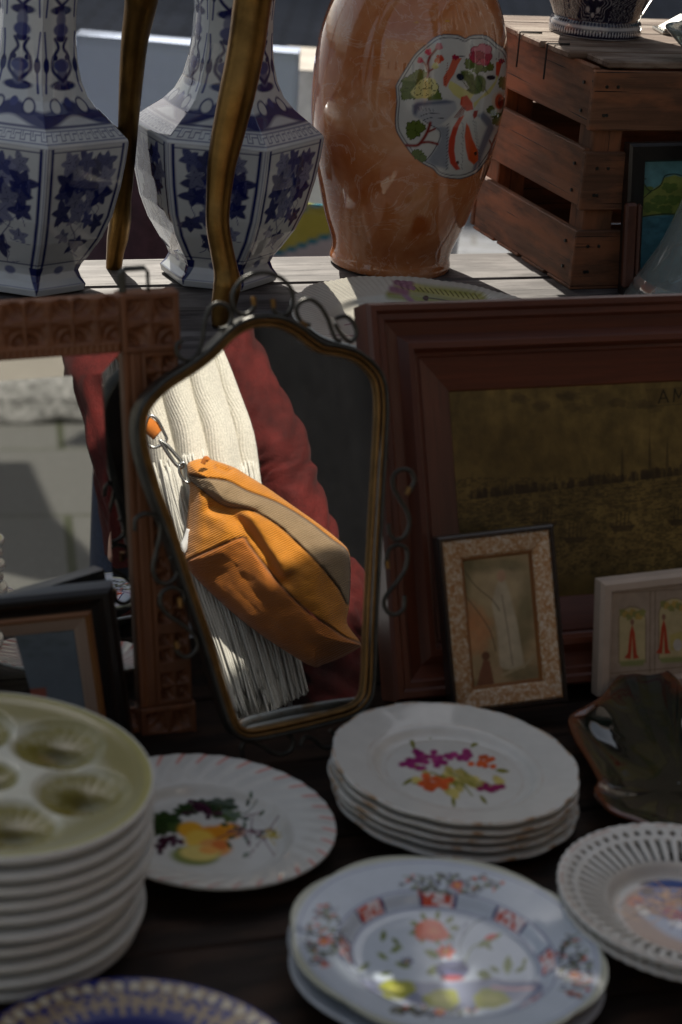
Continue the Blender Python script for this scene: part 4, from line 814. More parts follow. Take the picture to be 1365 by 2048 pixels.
# ---------------------------------------------------------------- small gold frame with devotional print
gf=Pl(912,1430,.612,16,19,5.1)
tr=gf.uv(1108,1049,.012);tl=gf.uv(880,1076,.012);br=gf.uv(1128,1422,.012)
gx0,gx1,gy1=gf.uv(907,1400,.012)[0]-.001,tr[0],tr[1]
gp=thing('devotional_picture','small leaning picture of a veiled figure in a worn gold frame','picture',gf.W(.06,0))
frame(gf,gx0,0,gx1,gy1,[(0,-.008),(0,.010),(.0015,.012),(.004,.012),(.005,.010),(.005,-.008)],M['dark'],gp,'edge',7)
def m_speck():
    m,nt,b=nmat('flaking_gold');v=tex(nt);c=ramp(nt,noise(nt,v,260,4,.7,1.),[(.40,(.38,.19,.07)),(.5,(.47,.30,.15)),(.58,(.62,.54,.42))]);nt.links.new(c,b.inputs['Base Color']);b.inputs['Roughness'].default_value=.45;b.inputs['Metallic'].default_value=.25;bump(nt,b,noise(nt,v,420,4,.7,1.),.5,.0008);return m
frame(gf,gx0+.005,.005,gx1-.005,gy1-.005,[(0,-.006),(0,.010),(.002,.0115),(.017,.009),(.019,.007),(.019,-.006)],m_speck(),gp,'frame',8)
frame(gf,gx0+.024,.024,gx1-.024,gy1-.024,[(0,-.004),(0,.0065),(.0012,.0065),(.003,.004),(.003,-.004)],M['gilt'],gp,'inner_slip',9)
def paint_dev(X,Y,U,V):
    p=Paint(X,Y,sr(172,150,112));p.c[:,:3]*=(.65+.7*fbm(U*70,V*70,3))[:,None]
    p.ell(1000,1170,80,65,.1,sr(170,155,115),.6,.7);p.ell(1008,1172,50,45,0,sr(185,165,130),.7,.5)
    for (x,y,rx,ry) in [(930,1150,14,60),(950,1130,40,14),(1050,1240,18,70),(1020,1130,30,12),(940,1240,20,24),(1040,1345,40,18),(940,1370,24,12)]: p.ell(x,y,rx,ry,.1,sr(95,95,65),.8,.55)
    p.poly([(990,1180),(1004,1142),(1018,1180),(1034,1240),(1044,1300),(1050,1335),(1020,1340),(1000,1335),(994,1260),(984,1210)],sr(190,178,150),4,.9);p.ell(1003,1152,9,12,.1,sr(185,150,120),.3);p.line([(1004,1190),(1016,1260),(1026,1330)],2.5,sr(140,130,110),k=3)
    for (x,y,R_) in [(945,1230,26),(960,1250,24),(935,1262,22),(955,1290,22),(970,1270,16)]: p.lobe(x,y,R_,x,sr(190,130,85),6,.3,a=.6,soft=.6)
    p.poly([(950,1390),(960,1345),(968,1318),(980,1322),(985,1345),(990,1375),(985,1392)],sr(120,75,55),3,.9);p.ell(972,1312,8,9,0,sr(110,75,55),.3);p.poly([(985,1340),(1000,1330),(1010,1352),(995,1356)],sr(175,150,115),3)
    p.line([(1005,1350),(1050,1330),(1068,1310)],5,sr(175,160,125),k=3);p.line([(1000,1360),(1050,1372)],6,sr(170,150,115))
    p.line([(918,1124),(950,1170),(985,1200),(1000,1222)],1.6,sr(70,60,45),k=4);p.line([(916,1174),(950,1215),(980,1260),(992,1302)],1.6,sr(70,60,45),k=4)
    return p.c
panel('print',gf,gx0+.026,.026,gx1-.026,gy1-.026,.003,170,240,M['print'],gp,paint_dev)
# ---------------------------------------------------------------- white tile plaque
tp=Pl(1198,1392,.612,21,6,2.6);tl=tp.uv(1206,1166,.006);TH=tl[1];tx0=tl[0];TW=.20
pq=thing('relief_plaque','cream plaque with tiny figures in arched niches, standing before the mahogany frame','plaque',tp.W(.08,0))
frame(tp,tx0,0,tx0+TW,TH,[(0,-.012),(0,.002),(.003,.006),(.010,.007),(.012,.004),(.014,.003),(.014,-.012)],M['slipw'] if 'slipw' in M else m_plain('cream_bisque',(.46,.37,.29),.6,0,.1,30,.1),pq,seed=4)
def paint_pl(X,Y,U,V):
    p=Paint(X,Y,A(.45,.36,.275));ln=sr(120,100,80)
    for (cx,top,bot,w) in [(1265,1213,1325,27),(1350,1196,1318,32),(1440,1190,1312,30)]:
        arch=[(cx-w,bot),(cx-w,top+w)]+[(cx-w*math.cos(a),top+w-w*math.sin(a)) for a in np.linspace(.2,PI-.2,8)]+[(cx+w,top+w),(cx+w,bot)]
        p.poly(arch,sr(200,185,140),3);p.line(arch,1.6,ln)
        for i in range(7): p.lobe(cx-w*.7+i*w*.24,top+12+(i%3)*4,8,i,[sr(150,150,90),sr(195,165,90)][i%2],5,.3)
        p.poly([(cx-w,bot-2),(cx+w,bot-6),(cx+w*.8,bot+6),(cx-w*.8,bot+8)],sr(150,155,100),4)
    f=lambda x0,y0,cc:(p.poly([(x0,y0),(x0+5,y0+18),(x0+9,y0+60),(x0+14,y0+68),(x0+2,y0+70),(x0,y0+25),(x0-3,y0+70),(x0-16,y0+68),(x0-9,y0+58),(x0-5,y0+18)],cc,1.5),p.ell(x0,y0-4,4,6,0,sr(150,110,90)))
    f(1265,1248,sr(190,75,50));f(1328,1238,sr(190,75,50));p.poly([(1340,1270),(1365,1262),(1365,1300),(1342,1300)],sr(195,180,110),2);p.ell(1356,1290,9,12,0,sr(200,195,185));f(1440,1240,sr(120,120,150))
    for x in (1301,1311): p.line([(x,1183),(x-1,1345)],1.6,ln)
    p.line([(1222,1347),(1400,1331)],1.5,ln);p.line([(1222,1187),(1400,1176)],1.2,ln)
    return p.c
panel('face',tp,tx0+.0135,.0135,tx0+TW-.0135,TH-.0135,.002,260,170,M['print'],pq,paint_pl)
# ---------------------------------------------------------------- dark frame in front of the carved mirror
dk=Pl(262,1446,.62,4,1.5,9.8);tr=dk.uv(222,1176,.01);DH=tr[1]+.02;dx1=tr[0];DW=.28
db=thing('dark_framed_picture','black framed picture with gold inner edge in front of the carved mirror','picture',dk.W(-.1,-.02))
frame(dk,dx1-DW,-.02,dx1,DH-.02,[(0,-.012),(0,.008),(.003,.014),(.008,.014),(.014,.008),(.020,.006),(.022,.006),(.022,-.012)],M['dark'],db,'frame',12)
frame(dk,dx1-DW+.022,.002,dx1-.022,DH-.042,[(0,-.01),(0,.008),(.003,.010),(.005,.006),(.007,.005),(.007,-.01)],M['gilt'],db,'gold_edge',13)
frame(dk,dx1-DW+.029,.009,dx1-.029,DH-.049,[(0,-.008),(0,.005),(.012,.0035),(.0125,-.008)],M['slip'],db,'inner_slip',14)
def paint_dp(X,Y,U,V):
    p=Paint(X,Y,sr(105,115,122));p.c[:,:3]*=(.8+.4*fbm(U*30,V*30,3))[:,None]
    p.poly([(-200,1392),(40,1380),(92,1375),(98,1430),(-200,1430)],sr(150,90,75),4);q=np.random.RandomState(1)
    for _ in range(14): p.ell(60+q.randn()*40,1300+q.randn()*18,12,5,0,sr(90,100,100),.8,.4)
    return p.c
panel('picture',dk,dx1-DW+.041,.021,dx1-.041,DH-.061,.001,120,80,m_col('glazed_print',.06,mottle=.05,bst=.02),db,paint_dp)
# ---------------------------------------------------------------- carved frame mirror
cf=Pl(395,1500,.572,20,6)
def edges(P,b,t,l):
    p0,p1,p2=[CAM+ray(*q)*((P.o-CAM)@P.n)/(ray(*q)@P.n) for q in (b,t,l)];P.ey=N(p1-p0);P.ex=N(p1-p2)
edges(cf,(395,1500),(357,582),(0,605))
tr=cf.uv(357,582,.012);CHh=tr[1];cx1=tr[0];CWd=.47;cx0=cx1-CWd
cm=thing('carved_frame_mirror','mirror in a chip-carved brown wooden frame with an iron hanging loop','mirror',cf.W(-.2,0))
RW=.056
def chip(cx,cy,s):
    def f(U,V):
        a=(U-cx)/s;b=(V-cy)/s;m=(abs(a)<1)&(abs(b)<1);r=np.hypot(a,b);t=np.arctan2(b,a)
        st=np.clip((1-abs(np.sin(2*t))**.7*1.0)-.0,0,1);petal=np.clip(np.abs(np.sin(2*t))-.35,0,1)*np.clip(r,0,1)
        scal=.5+.5*np.cos(10*np.hypot(abs(a)-1,abs(b)-1)*1.6)
        return np.where(m,-.0075*np.clip(petal*1.6*(.6+.4*scal),0,1)*np.clip((1-np.maximum(abs(a),abs(b)))/.08,0,1)-.0006,0)
    return f
def cpanel(name,u0,v0,u1,v1,h,fs,seed,vert,nd=.0011,edge=.003):
    nu=max(3,int((u1-u0)/nd));nv=max(3,int((v1-v0)/nd));u=np.r_[u0,np.linspace(u0+.0008,u1-.0008,nu),u1];v=np.r_[v0,np.linspace(v0+.0008,v1-.0008,nv),v1];U,V=np.meshgrid(u,v,indexing='ij')
    H=np.full(U.shape,float(h))
    for f in fs: H=H+f(U,V)
    H-= .0012*((U==u0)|(U==u1)|(V==v0)|(V==v1))
    u2=np.r_[u[0],u,u[-1]];v2=np.r_[v[0],v,v[-1]];U2,V2=np.meshgrid(u2,v2,indexing='ij');H2=np.full(U2.shape,-.010);H2[1:-1,1:-1]=H
    P=cf.W(U2,V2,H2).reshape(-1,3);G=np.stack([V2 if vert else U2,U2 if vert else V2,H2],-1).reshape(-1,3)+seed*1.7
    return mk(name,P,gridF(len(u2),len(v2)),M['carved'],cm,G=G)
def bead(axis,c,w,per,d=.0012,lo=-9,hi=9):
    def f(U,V):
        x,y=(U,V) if axis=='u' else (V,U);return np.where((abs(y-c)<w)&(x>lo)&(x<hi),-d*(.5+.5*np.cos(x*2*PI/per)),0)
    return f
def groove(axis,c,w,d=.0015):
    return lambda U,V:-d*np.clip(1-abs((V if axis=='u' else U)-c)/w,0,1)
for (bx,by) in ((cx1-RW,CHh-RW),(cx0,CHh-RW),(cx1-RW,0),(cx0,0)):
    cpanel('corner_block',bx,by,bx+RW,by+RW,.014,[chip(bx+RW/2,by+RW/2,RW*.40)],bx*10,True)
step=(CWd-2*RW)/8
for by in (CHh-RW,0):
    fs=[]
    for i in range(8): fs+=[chip(cx0+RW+step*(i+.5),by+RW*(.60),step*.47)]
    fs+=[bead('u',by+RW*.09,.0035,.006),groove('u',by+RW*.2,.0012),groove('u',by+RW*.97,.001)]
    cpanel('rail',cx0+RW,by+.001,cx1-RW,by+RW-.002,.010,fs,by*9+1,False)
stp=(CHh-2*RW)/9
for bx in (cx1-RW,cx0):
    fs=[];s_=1 if bx>cx0 else -1;off=.66 if s_>0 else .34
    for i in range(9): fs+=[chip(bx+RW*off,RW+stp*(i+.5),RW*.25)]
    fs+=[groove('v',bx+RW*(.34 if s_>0 else .66),.0015,.002),groove('v',bx+RW*(.14 if s_>0 else .86),.0015,.002)]
    cpanel('rail',bx+(.001 if s_>0 else .002),RW,bx+RW-(.002 if s_>0 else .001),CHh-RW,.010,fs,bx*7+2,True)
mb=MB();hx=cf.uv(268,560,.0)[0]
mb.tube([cf.W(a,b,.002) for a,b in ((hx-.012,CHh-.01),(hx-.012,CHh+.018),(hx-.009,CHh+.022),(hx+.010,CHh+.022),(hx+.013,CHh+.018),(hx+.013,CHh-.01))],.0036,8,sq=.5);mb.build('hanging_loop',M['iron'],cm)
# glass with bevel, set a little more upright than the frame
gl=Pl(395,1500,.572,20,6);edges(gl,(395,1500),(357,582),(0,605));gl.o=cf.W((cx0+cx1)/2,CHh/2,.0045)
a_,b_=CWd/2-RW+.002,CHh/2-RW+.002;bv=.021
V=[gl.W(s*(a_-k),t*(b_-k),h) for k,h in ((0,-.0024),(bv,0)) for s,t in ((-1,-1),(1,-1),(1,1),(-1,1))]
mk('mirror_glass',V,[(4,5,6,7)]+[(i,(i+1)%4,4+(i+1)%4,4+i) for i in range(4)],M['mirror'],cm,smooth=False)
# ---------------------------------------------------------------- wrought iron scroll mirror
sm=Pl(600,1492,.617,24,16.5,0)
Zc=lambda L:[(240+x/2.048,520+y/2.048) for x,y in L]
GO=Zc([(470,1880),(500,1918),(545,1925),(650,1905),(760,1880),(860,1855),(940,1830),(985,1790),(1000,1720),(1008,1500),(1028,1100),(1048,750),(1054,600),(1045,510),(1010,450),(950,405),(880,385),(820,375),(770,345),(720,305),(660,275),(600,265),(540,272),(480,300),(430,345),(380,395),(330,435),(270,475),(200,520),(150,565),(115,610),(98,660),(100,740),(120,830),(160,950),(220,1110),(290,1320),(370,1560),(430,1760)])
g2=spline([sm.uv(*p_) for p_ in GO],5,True)
ar=.5*np.sum(g2[:,0]*np.roll(g2[:,1],-1)-np.roll(g2[:,0],-1)*g2[:,1])
tg=np.roll(g2,-1,0)-np.roll(g2,1,0);tg/=np.linalg.norm(tg,axis=1)[:,None];on=np.c_[tg[:,1],-tg[:,0]]*(1 if ar>0 else -1)
smt=thing('scroll_mirror','arched mirror in an iron and brass frame with scrolls, reflecting an orange bag','mirror',sm.W(0,0))
def loop(offs_):
    V=[];n=len(g2);m=len(offs_)
    for i in range(n):
        for (d,h) in offs_: p_=g2[i]+on[i]*d;V.append(sm.W(p_[0],p_[1],h))
    return V,[(i*m+k,((i+1)%n)*m+k,((i+1)%n)*m+(k+1)%m,i*m+(k+1)%m) for i in range(n) for k in range(m)]
cs=lambda d0,h0,r,n=10,ry=None:[(d0+r*math.cos(2*PI*k/n),h0+(ry or r)*math.sin(2*PI*k/n)) for k in range(n)]
V,Fc=loop(cs(.0003,.004,.0022));mk('inner_rim',V,Fc,M['brassrim'],smt)
V,Fc=loop(cs(.0046,.0065,.0015,8));mk('outer_rim',V,Fc,M['brassrim'],smt)
V,Fc=loop([(.0065,-.012),(.0065,.009),(.0074,.0100),(.0095,.0085),(.0102,.006),(.0102,-.012)]);mk('iron_band',V,Fc,M['iron'],smt)
# glass plus bevel
n_=len(g2);bi=[]
ins=g2-on*.010
V=[sm.W(p_[0],p_[1],-.0004) for p_ in g2]+[sm.W(p_[0],p_[1],.0) for p_ in g2-on*.0012]
mk('mirror_glass',V,[(i,(i+1)%n_,n_+(i+1)%n_,n_+i) for i in range(n_)]+[tuple(range(n_,2*n_))],M['mirror'],smt,smooth=False)
mk('backing',[sm.W(p_[0],p_[1],-.006) for p_ in g2+on*.006]+[sm.W(p_[0],p_[1],-.004) for p_ in g2+on*.006],[tuple(range(n_,2*n_)),tuple(range(n_))[::-1]]+[(i,(i+1)%n_,n_+(i+1)%n_,n_+i) for i in range(n_)],M['table'],smt,smooth=False)
SCR=[[(552,150),(548,195),(520,222),(485,218),(465,190),(462,140),(490,90),(540,60),(600,52),(660,75),(700,120),(708,175),(690,215),(655,228),(630,205),(622,160)],
 [(778,268),(740,250),(722,205),(740,172),(780,162),(820,190),(850,240),(868,290),(885,325),(905,332)],
 [(882,240),(920,230),(950,250),(968,300),(945,335),(910,310),(880,262)],
 [(405,285),(445,272),(458,225),(440,190),(400,178),(365,200),(345,260),(335,330),(315,385),(280,410),(240,395),(232,350),(255,330)],
 [(60,1110),(65,1060),(110,1038),(160,1060),(165,1120),(150,1190),(135,1260),(150,1310),(190,1325),(230,1295),(235,1240),(205,1215)],
 [(262,1400),(258,1362),(215,1340),(172,1362),(165,1410),(200,1455),(260,1495),(308,1545),(315,1590),(280,1625),(240,1612),(225,1580)],
 [(1185,950),(1205,905),(1190,865),(1150,858),(1120,885),(1120,930),(1145,980),(1175,1030),(1185,1080),(1165,1130),(1130,1145),(1105,1120),(1100,1080)],
 [(1090,1250),(1100,1190),(1140,1165),(1175,1190),(1170,1260),(1140,1310),(1100,1360),(1080,1400),(1095,1440),(1130,1452),(1162,1425),(1165,1375)],
 [(505,2035),(498,1990),(530,1972),(580,1988),(620,2015),(660,2025),(700,2005),(708,1962),(680,1940)],
 [(740,1990),(755,1955),(790,1960),(830,1995),(870,1990),(880,1950),(860,1925)]]
for L in SCR:
    mb=MB();P=spline([sm.uv(*p_) for p_ in Zc(L)],6);r_=np.full(len(P),.0022);mb.tube([sm.W(p_[0],p_[1],.001) for p_ in P],r_,10,up=sm.n);mb.build('scroll',M['iron'],smt,smooth=True)
# copper clips seen inside the scrolls
mb=MB()
for (a,b,c,d) in [(540,150,545,185),(622,160,625,195),(240,1380,245,1420),(225,1560,232,1590),(1180,930,1170,960),(1088,1230,1092,1262),(735,255,760,275)]:
    P=[sm.W(*sm.uv(*q),.003) for q in Zc([(a,b),(c,d)])];mb=MB();mb.tube(P,.0028,8,up=sm.n);mb.build('scroll_tip',M['brassrim'],smt)
# ---------------------------------------------------------------- leaf dish
LO=[(1140,1440),(1150,1428),(1168,1420),(1188,1408),(1208,1392),(1226,1368),(1245,1352),(1268,1350),(1290,1342),(1325,1342),(1350,1358),(1362,1378),(1390,1390),(1430,1380),(1480,1400),(1520,1450),(1530,1540),(1500,1610),(1440,1665),(1365,1672),(1320,1660),(1270,1640),(1225,1622),(1204,1600),(1194,1582),(1203,1566),(1194,1545),(1175,1510),(1152,1475)]
zl=.632;PO=spline([onz(x,y,zl)[:2] for x,y in LO],3,True);ctr=onz(1365,1520,zl)[:2]
ns,nr=len(PO),46;s_=np.linspace(0,1,nr)
P2=ctr+(PO[:,None,:]-ctr)*s_[None,:,None];pxx,pyy=P2[...,0].ravel(),P2[...,1].ravel()
def polydist(x,y,P):
    D=np.full(x.shape,1e9)
    for i in range(len(P)):
        p_,q_=P[i],P[(i+1)%len(P)];e=q_-p_;tt=np.clip(((x-p_[0])*e[0]+(y-p_[1])*e[1])/(e@e+1e-12),0,1);D=np.minimum(D,np.hypot(x-p_[0]-tt*e[0],y-p_[1]-tt*e[1]))
    return D
d=polydist(pxx,pyy,PO);d2=d.reshape(ns,nr)
for _ in range(3): d2=(np.roll(d2,1,0)+2*d2+np.roll(d2,-1,0))/4
d=d2.ravel();sr_=np.tile(s_,ns);zz=.606+.030*sr_**3.2-.0015*np.exp(-(d/.004)**2)+.006*(fbm(pxx*14,pyy*14,3)-.5)*sr_
V=np.c_[pxx,pyy,zz];nz_=fbm(pxx*45,pyy*45,7)
t_=np.clip((.009-d)/.007+(nz_-.5)*2,0,1)[:,None];t2=np.clip((.017-d)/.010+(nz_-.5)*2.0,0,1)[:,None]
cc=A(.003,.013,.009)*(1-t2)+A(.014,.013,.006)*t2;cc=cc*(1-t_)+A(.15,.038,.012)*t_;col=np.c_[cc,np.ones(len(cc))]
V=np.array(V);lv=np.array(col)
V=V.reshape(-1,3)
for nm in range(7):
    a=nm*.9+.2;dr=A(math.cos(a),math.sin(a));rel=V[:,:2]-ctr;al=rel@dr;pe=abs(rel@A(-dr[1],dr[0]));k_=(np.clip(1-pe/.0025,0,1)*(al>.01)*.5)[:,None];lv[:,:3]=lv[:,:3]*(1-k_)+A(.02,.022,.012)*k_
Fl=gridF(ns,nr,True)
lo=mk('leaf_dish',V,Fl,m_col('majolica_glaze',.04,coat=1.,mottle=.2,bst=.35,bs=22),base=(ctr[0],ctr[1],.6),col=lv)
s=lo.modifiers.new('thick','SOLIDIFY');s.thickness=.005;s.offset=-1;tag(lo,'glossy dark green leaf-shaped dish with brown lobed rim','dish')
# ---------------------------------------------------------------- brass stand
LA=[(282,-60,2.63),(283,0,2.635),(270,80,2.65),(262,170,2.66),(257,250,2.67),(252,330,2.68),(246,400,2.69),(241,440,2.70),(236,475,2.71),(231,505,2.715),(228,538,2.72)]
LAr=[34,32,26,23,20,18,17,22,22,18,16]
LB=[(520,-60,2.60),(506,0,2.60),(492,100,2.58),(474,190,2.56),(456,270,2.55),(444,330,2.54),(437,400,2.53),(436,450,2.52),(444,500,2.515),(452,540,2.51),(455,570,2.505),(448,610,2.50),(440,655,2.495)]
LBr=[37,36,35,34,31,27,23,22,22,23,27,24,15]
bs=thing('brass_stand','tall brass stand on slender curved legs straddling the blue and white vase','stand',A(-.25,2.6,SZ))
def legm(L,Rr):
    P=np.array([ony(x,y,Y) for x,y,Y in L]);Pq=spline(P,6);rq=np.interp(np.linspace(0,1,len(Pq)),np.linspace(0,1,len(Rr)),Rr)/F*2.75*1.0
    V=[];n=14;d=0
    mbx=MB();mbx.tube(Pq,rq*1.0,n,up=A(.35,-1,0));Vv=mbx.V[0]
    # faceted section: squash toward a ridge that faces front
    return mbx,Pq
mbx,PA=legm(LA,LAr);mbx.build('leg',M['brass'],bs,smooth=True);mbx,PB=legm(LB,LBr);mbx.build('leg',M['brass'],bs,smooth=True)
topz=1.78;topc=A(-.14,2.62,topz)
for Pq in (PA,PB):
    mb=MB();e=topc+N((Pq[0]-topc)*A(1,1,0))*.16;mb.tube(spline([Pq[0],Pq[0]+(Pq[0]-Pq[6])*1.5,e-A(0,0,.05),e],5),[.019]*16,12,up=A(.35,-1,0));mb.build('leg_top',M['brass'],bs,smooth=True)
P3=A(-.56,2.30,0);mb=MB();mb.tube(spline([A(-.60,2.32,SZ),A(-.59,2.33,1.0),A(-.50,2.36,1.30),A(-.28,2.55,topz)],6),[.012+.0005*i for i in range(19)],12);mb.build('leg',M['brass'],bs,smooth=True)
revolve('tray',topc,[(1e-4,0),(.15,0),(.17,.004),(.175,.02),(.172,.02),(.165,.008),(1e-4,.006)],M['brass'],64,parent=bs)
# ---------------------------------------------------------------- things behind the stall
def cyl_cloth():
    # white cloth over a tall box, behind the vases
    c=ony(375,88,4.4);w2=.215;top=c[2];base=A(c[0],c[1],0)
    th=thing('draped_box','tall box under a white cloth standing in the street behind the vases','box',base)
    n=40;V=[];prof=[];pts=[(-w2,0),(w2,0),(w2,.07),(-w2,.07)];per=[]
    for i in range(4):
        a,b=A(*pts[i]),A(*pts[(i+1)%4])
        for k in range(n): per.append(a+(b-a)*k/n)
    per=np.array(per);m=30;Vv=[]
    for i,p_ in enumerate(per):
        cdir=N(p_-A(0,.035));
        for j in range(m):
            f=j/(m-1);r=.006+.02*f*(.5+.5*math.sin(i*.55+math.sin(i*.13)*3))
            Vv.append((base[0]+p_[0]+cdir[0]*r,base[1]+p_[1]+cdir[1]*r,top-f*(top-.05)))
    Fc=gridF(len(per),m,True).tolist();ci=len(Vv);Vv.append((base[0],base[1]+.035,top+.003))
    for i in range(len(per)): Fc.append((ci,i*m,((i+1)%len(per))*m))
    o=mk('cloth',Vv,Fc,M['cloth'],th);mb=MB();mb.box((base[0]-w2+.004,base[1]+.004,0),(2*w2-.008,0,0),(0,.062,0),(0,0,top-.004));mb.build('box',M['plainwhite'],th)
cyl_cloth()
def carton(px0,py0,Y,wd,dp,label,name,m,yaw=0.,hh=None):
    c=ony(px0,py0,Y);mb=MB();a=math.radians(yaw);ex=A(math.cos(a),math.sin(a),0);ey=A(-math.sin(a),math.cos(a),0)
    mb.box(A(c[0],c[1],0),ex*wd,ey*dp,EZ*c[2],.004);o=mb.build(name,m,base=A(c[0],c[1],0));return tag(o,label,'box'),c
M['beige']=m_plain('beige_board',(.50,.46,.40),.85,0,.2,25,.2)
carton(596,140,4.7,.16,.3,'tall beige cardboard box behind the gap between the vases','cardboard_box',M['beige'],8)
# yellow and blue printed white tub
def paint_tub(V,t,r,z,S):
    p=Paint(*px(V),A(.55,.57,.6));p.poly([(500,300),(760,300),(760,440),(650,472),(575,500),(500,500)],sr(185,185,85),2);p.line([(500,425),(600,418),(660,404),(760,380)],8,sr(50,140,165));p.line([(500,512),(575,502),(650,474),(760,440)],9,sr(50,140,165));return p.c
bc=ony(640,560,3.7);bc=A(bc[0],3.7,0)
ht=ony(640,345,3.7)[2]
o=revolve('plastic_tub',bc,lin([(1e-4,.003),(.20,.003),(.215,.01),(.235,ht-.03),(.245,ht-.02),(.245,ht),(.23,ht),(.22,.03),(1e-4,.02)],0),M['glaze'],240,1,None,None)
o_=o;bpy.data.objects.remove(o_)
P_=[(1e-4,.003),(.20,.003)]+[(.205+.03*i/90,.01+(ht-.02)*i/90) for i in range(91)]+[(.242,ht),(.23,ht),(.21,.03),(1e-4,.02)]
tag(revolve('plastic_tub',bc,P_,M['glaze'],300,1,None,paint_tub),'white tub printed with a yellow disc ringed in blue, behind the orange vase','tub')
# maroon sack
sc_=ony(292,440,3.35)
Vs=[];ns_=60;ms_=40
for i in range(ns_):
    for j in range(ms_):
        t=2*PI*i/ns_;f=j/(ms_-1);r=.13*math.sin(min(f*1.15,1)*PI/2)**.5*(1-.0*f)*(1 if f<.75 else max(.0,math.cos((f-.75)/.25*PI/2))**.6)
        nzz=1+.18*(fbm(A(math.cos(t)*2+5),A(f*4+math.sin(t)*2+9),3)[0]-.5)
        Vs.append((sc_[0]+r*nzz*math.cos(t),sc_[1]+r*nzz*math.sin(t)*.8,f*(ony(292,290,3.35)[2])))
tag(mk('cloth_sack',Vs,gridF(ns_,ms_,True),M['sack'],base=(sc_[0],sc_[1],0)),'soft maroon sack standing behind the shelf between the two blue vases','sack')
# dark parked car far behind
def car(base,yaw):
    th=thing('parked_car','dark car parked across the street behind the stall','car',base)
    a=math.radians(yaw);ex=A(math.cos(a),math.sin(a),0);ey=A(-math.sin(a),math.cos(a),0)
    side=[(-2.1,.35),(-2.15,.6),(-2.05,.82),(-1.5,.92),(-.95,1.36),(-.2,1.46),(.7,1.42),(1.35,1.0),(2.0,.88),(2.12,.6),(2.08,.35)]
    mb=MB();S=spline(side,4);n=len(S);V=[]
    for f,yw in ((0,.80),(1,.86),(2,.86),(3,.80)):
        for (x,z) in S:
            yy=(-yw if f<2 else yw)*(1 if z<.95 else 1-.25*(z-.95)/.5);V.append(base+ex*x*(1 if f in (1,2) else .99)+ey*(yy if f in (0,3) else yy*.9)+A(0,0,z+(0 if f in (0,3) else .0)))
    Fc=[(f*n+i,f*n+i+1,(f+1)*n+i+1,(f+1)*n+i) for f in range(3) for i in range(n-1)]+[(i for i in ())] if False else [(f*n+i,f*n+i+1,(f+1)*n+i+1,(f+1)*n+i) for f in range(3) for i in range(n-1)]
    Fc+=[tuple(range(n)),tuple(range(3*n,4*n))[::-1],(0,n,2*n,3*n,4*n-1,3*n-1,2*n-1,n-1)]
    mk('body',V,Fc,M['carpaint'],th)
    for s in (-1,1):
        mk('side_window',[base+ex*x+ey*s*(.80*(1-.25*(z-.95)/.5)+.012)+A(0,0,z) for x,z in ((-1.2,1.0),(-.85,1.32),(.6,1.36),(1.1,1.02))],[(0,1,2,3)],M['carglass'],th,smooth=False)
    for x in (-1.3,1.3):
        for s in (-1,1):
            c=base+ex*x+ey*s*.76+A(0,0,.32);w=thing_part('wheel',th,c)
            for nm,r0,dd,m in (('tyre',.32,.11,M['black']),('rim',.19,.118,M['steel'])):
                mb=MB();mb.tube([c-ey*dd,c-ey*dd*.9,c+ey*dd*.9,c+ey*dd],[r0*.9,r0,r0,r0*.9],36);mb.build(nm,m,w,smooth=False)
def thing_part(name,parent,c):
    o=bpy.data.objects.new(name,None);sc.collection.objects.link(o);o.parent=parent;o.location=Vector(c-org(parent));ORG[o.name]=np.asarray(c,float);return o
g0=onz(560,0,0);car(A(g0[0]+.35,g0[1]+3.2,0),-4)
# parasol added out of view to keep the sun off the plates
pa=thing('shade_parasol','cream square parasol added out of view to shade the plates','shade_parasol',(-2.0,3.8,0))
mb=MB();mb.tube([(-2.0,3.8,0),(-2.0,3.8,2.9)],.025,12);mb.tube([(-2.0,3.8,2.88),(-1.25,3.8,2.85)],.02,10);mb.build('pole',M['slip'],pa)
mb=MB();mb.box((-2.25,3.55,0),(.5,0,0),(0,.5,0),(0,0,.06),.01);mb.build('base',M['iron'],pa)
pt=onz(815,1950,.622);vh=.045;tt_=(2.80-.622)/sunv[2];hc=pt+np.array(sunv)*tt_;hxx,hyy=1.1,.56  # vent placed on the sun line to let a light patch onto the plate
cor=[A(hc[0]+s*hxx+.08,3.2 if t<0 else 4.27,hc[2]-.40) for s,t in ((-1,-1),(1,-1),(1,1),(-1,1))];ven=[hc+A(s*vh,t*vh*.8,0) for s,t in ((-1,-1),(1,-1),(1,1),(-1,1))]
mk('canopy',ven+cor+[c-A(0,0,.1) for c in cor],[(i,(i+1)%4,4+(i+1)%4,4+i) for i in range(4)]+[(4+i,4+(i+1)%4,8+(i+1)%4,8+i) for i in range(4)],M['shade_parasol'],pa,smooth=False)
# black tent added to give the scroll mirror a dark background
tn=thing('backdrop_tent','black canvas tent added behind the person to darken the scroll mirror','tent',(2.9,.3,0))
ta=A(2.15,-.5,0);tbv=A(3.7,1.15,0);dirn=N(tbv-ta);back=A(dirn[1],-dirn[0],0);Lw=np.linalg.norm(tbv-ta);V=[];nw=60
for i in range(nw):
    for j in range(8): V.append(ta+dirn*Lw*i/(nw-1)+back*(.04*math.sin(i*.7)+.02*math.sin(i*1.9))+A(0,0,.02+2.6*j/7))
mk('side_wall',V,gridF(nw,8),M['tent'],tn)
mk('roof',[ta+A(0,0,2.6)-back*.3,tbv+A(0,0,2.6)-back*.3,tbv+A(0,0,2.6)+back*1.8,ta+A(0,0,2.6)+back*1.8,(ta+tbv)/2+A(0,0,3.3)+back*.75],[(0,1,4),(1,2,4),(2,3,4),(3,0,4)],M['tent'],tn,smooth=False)
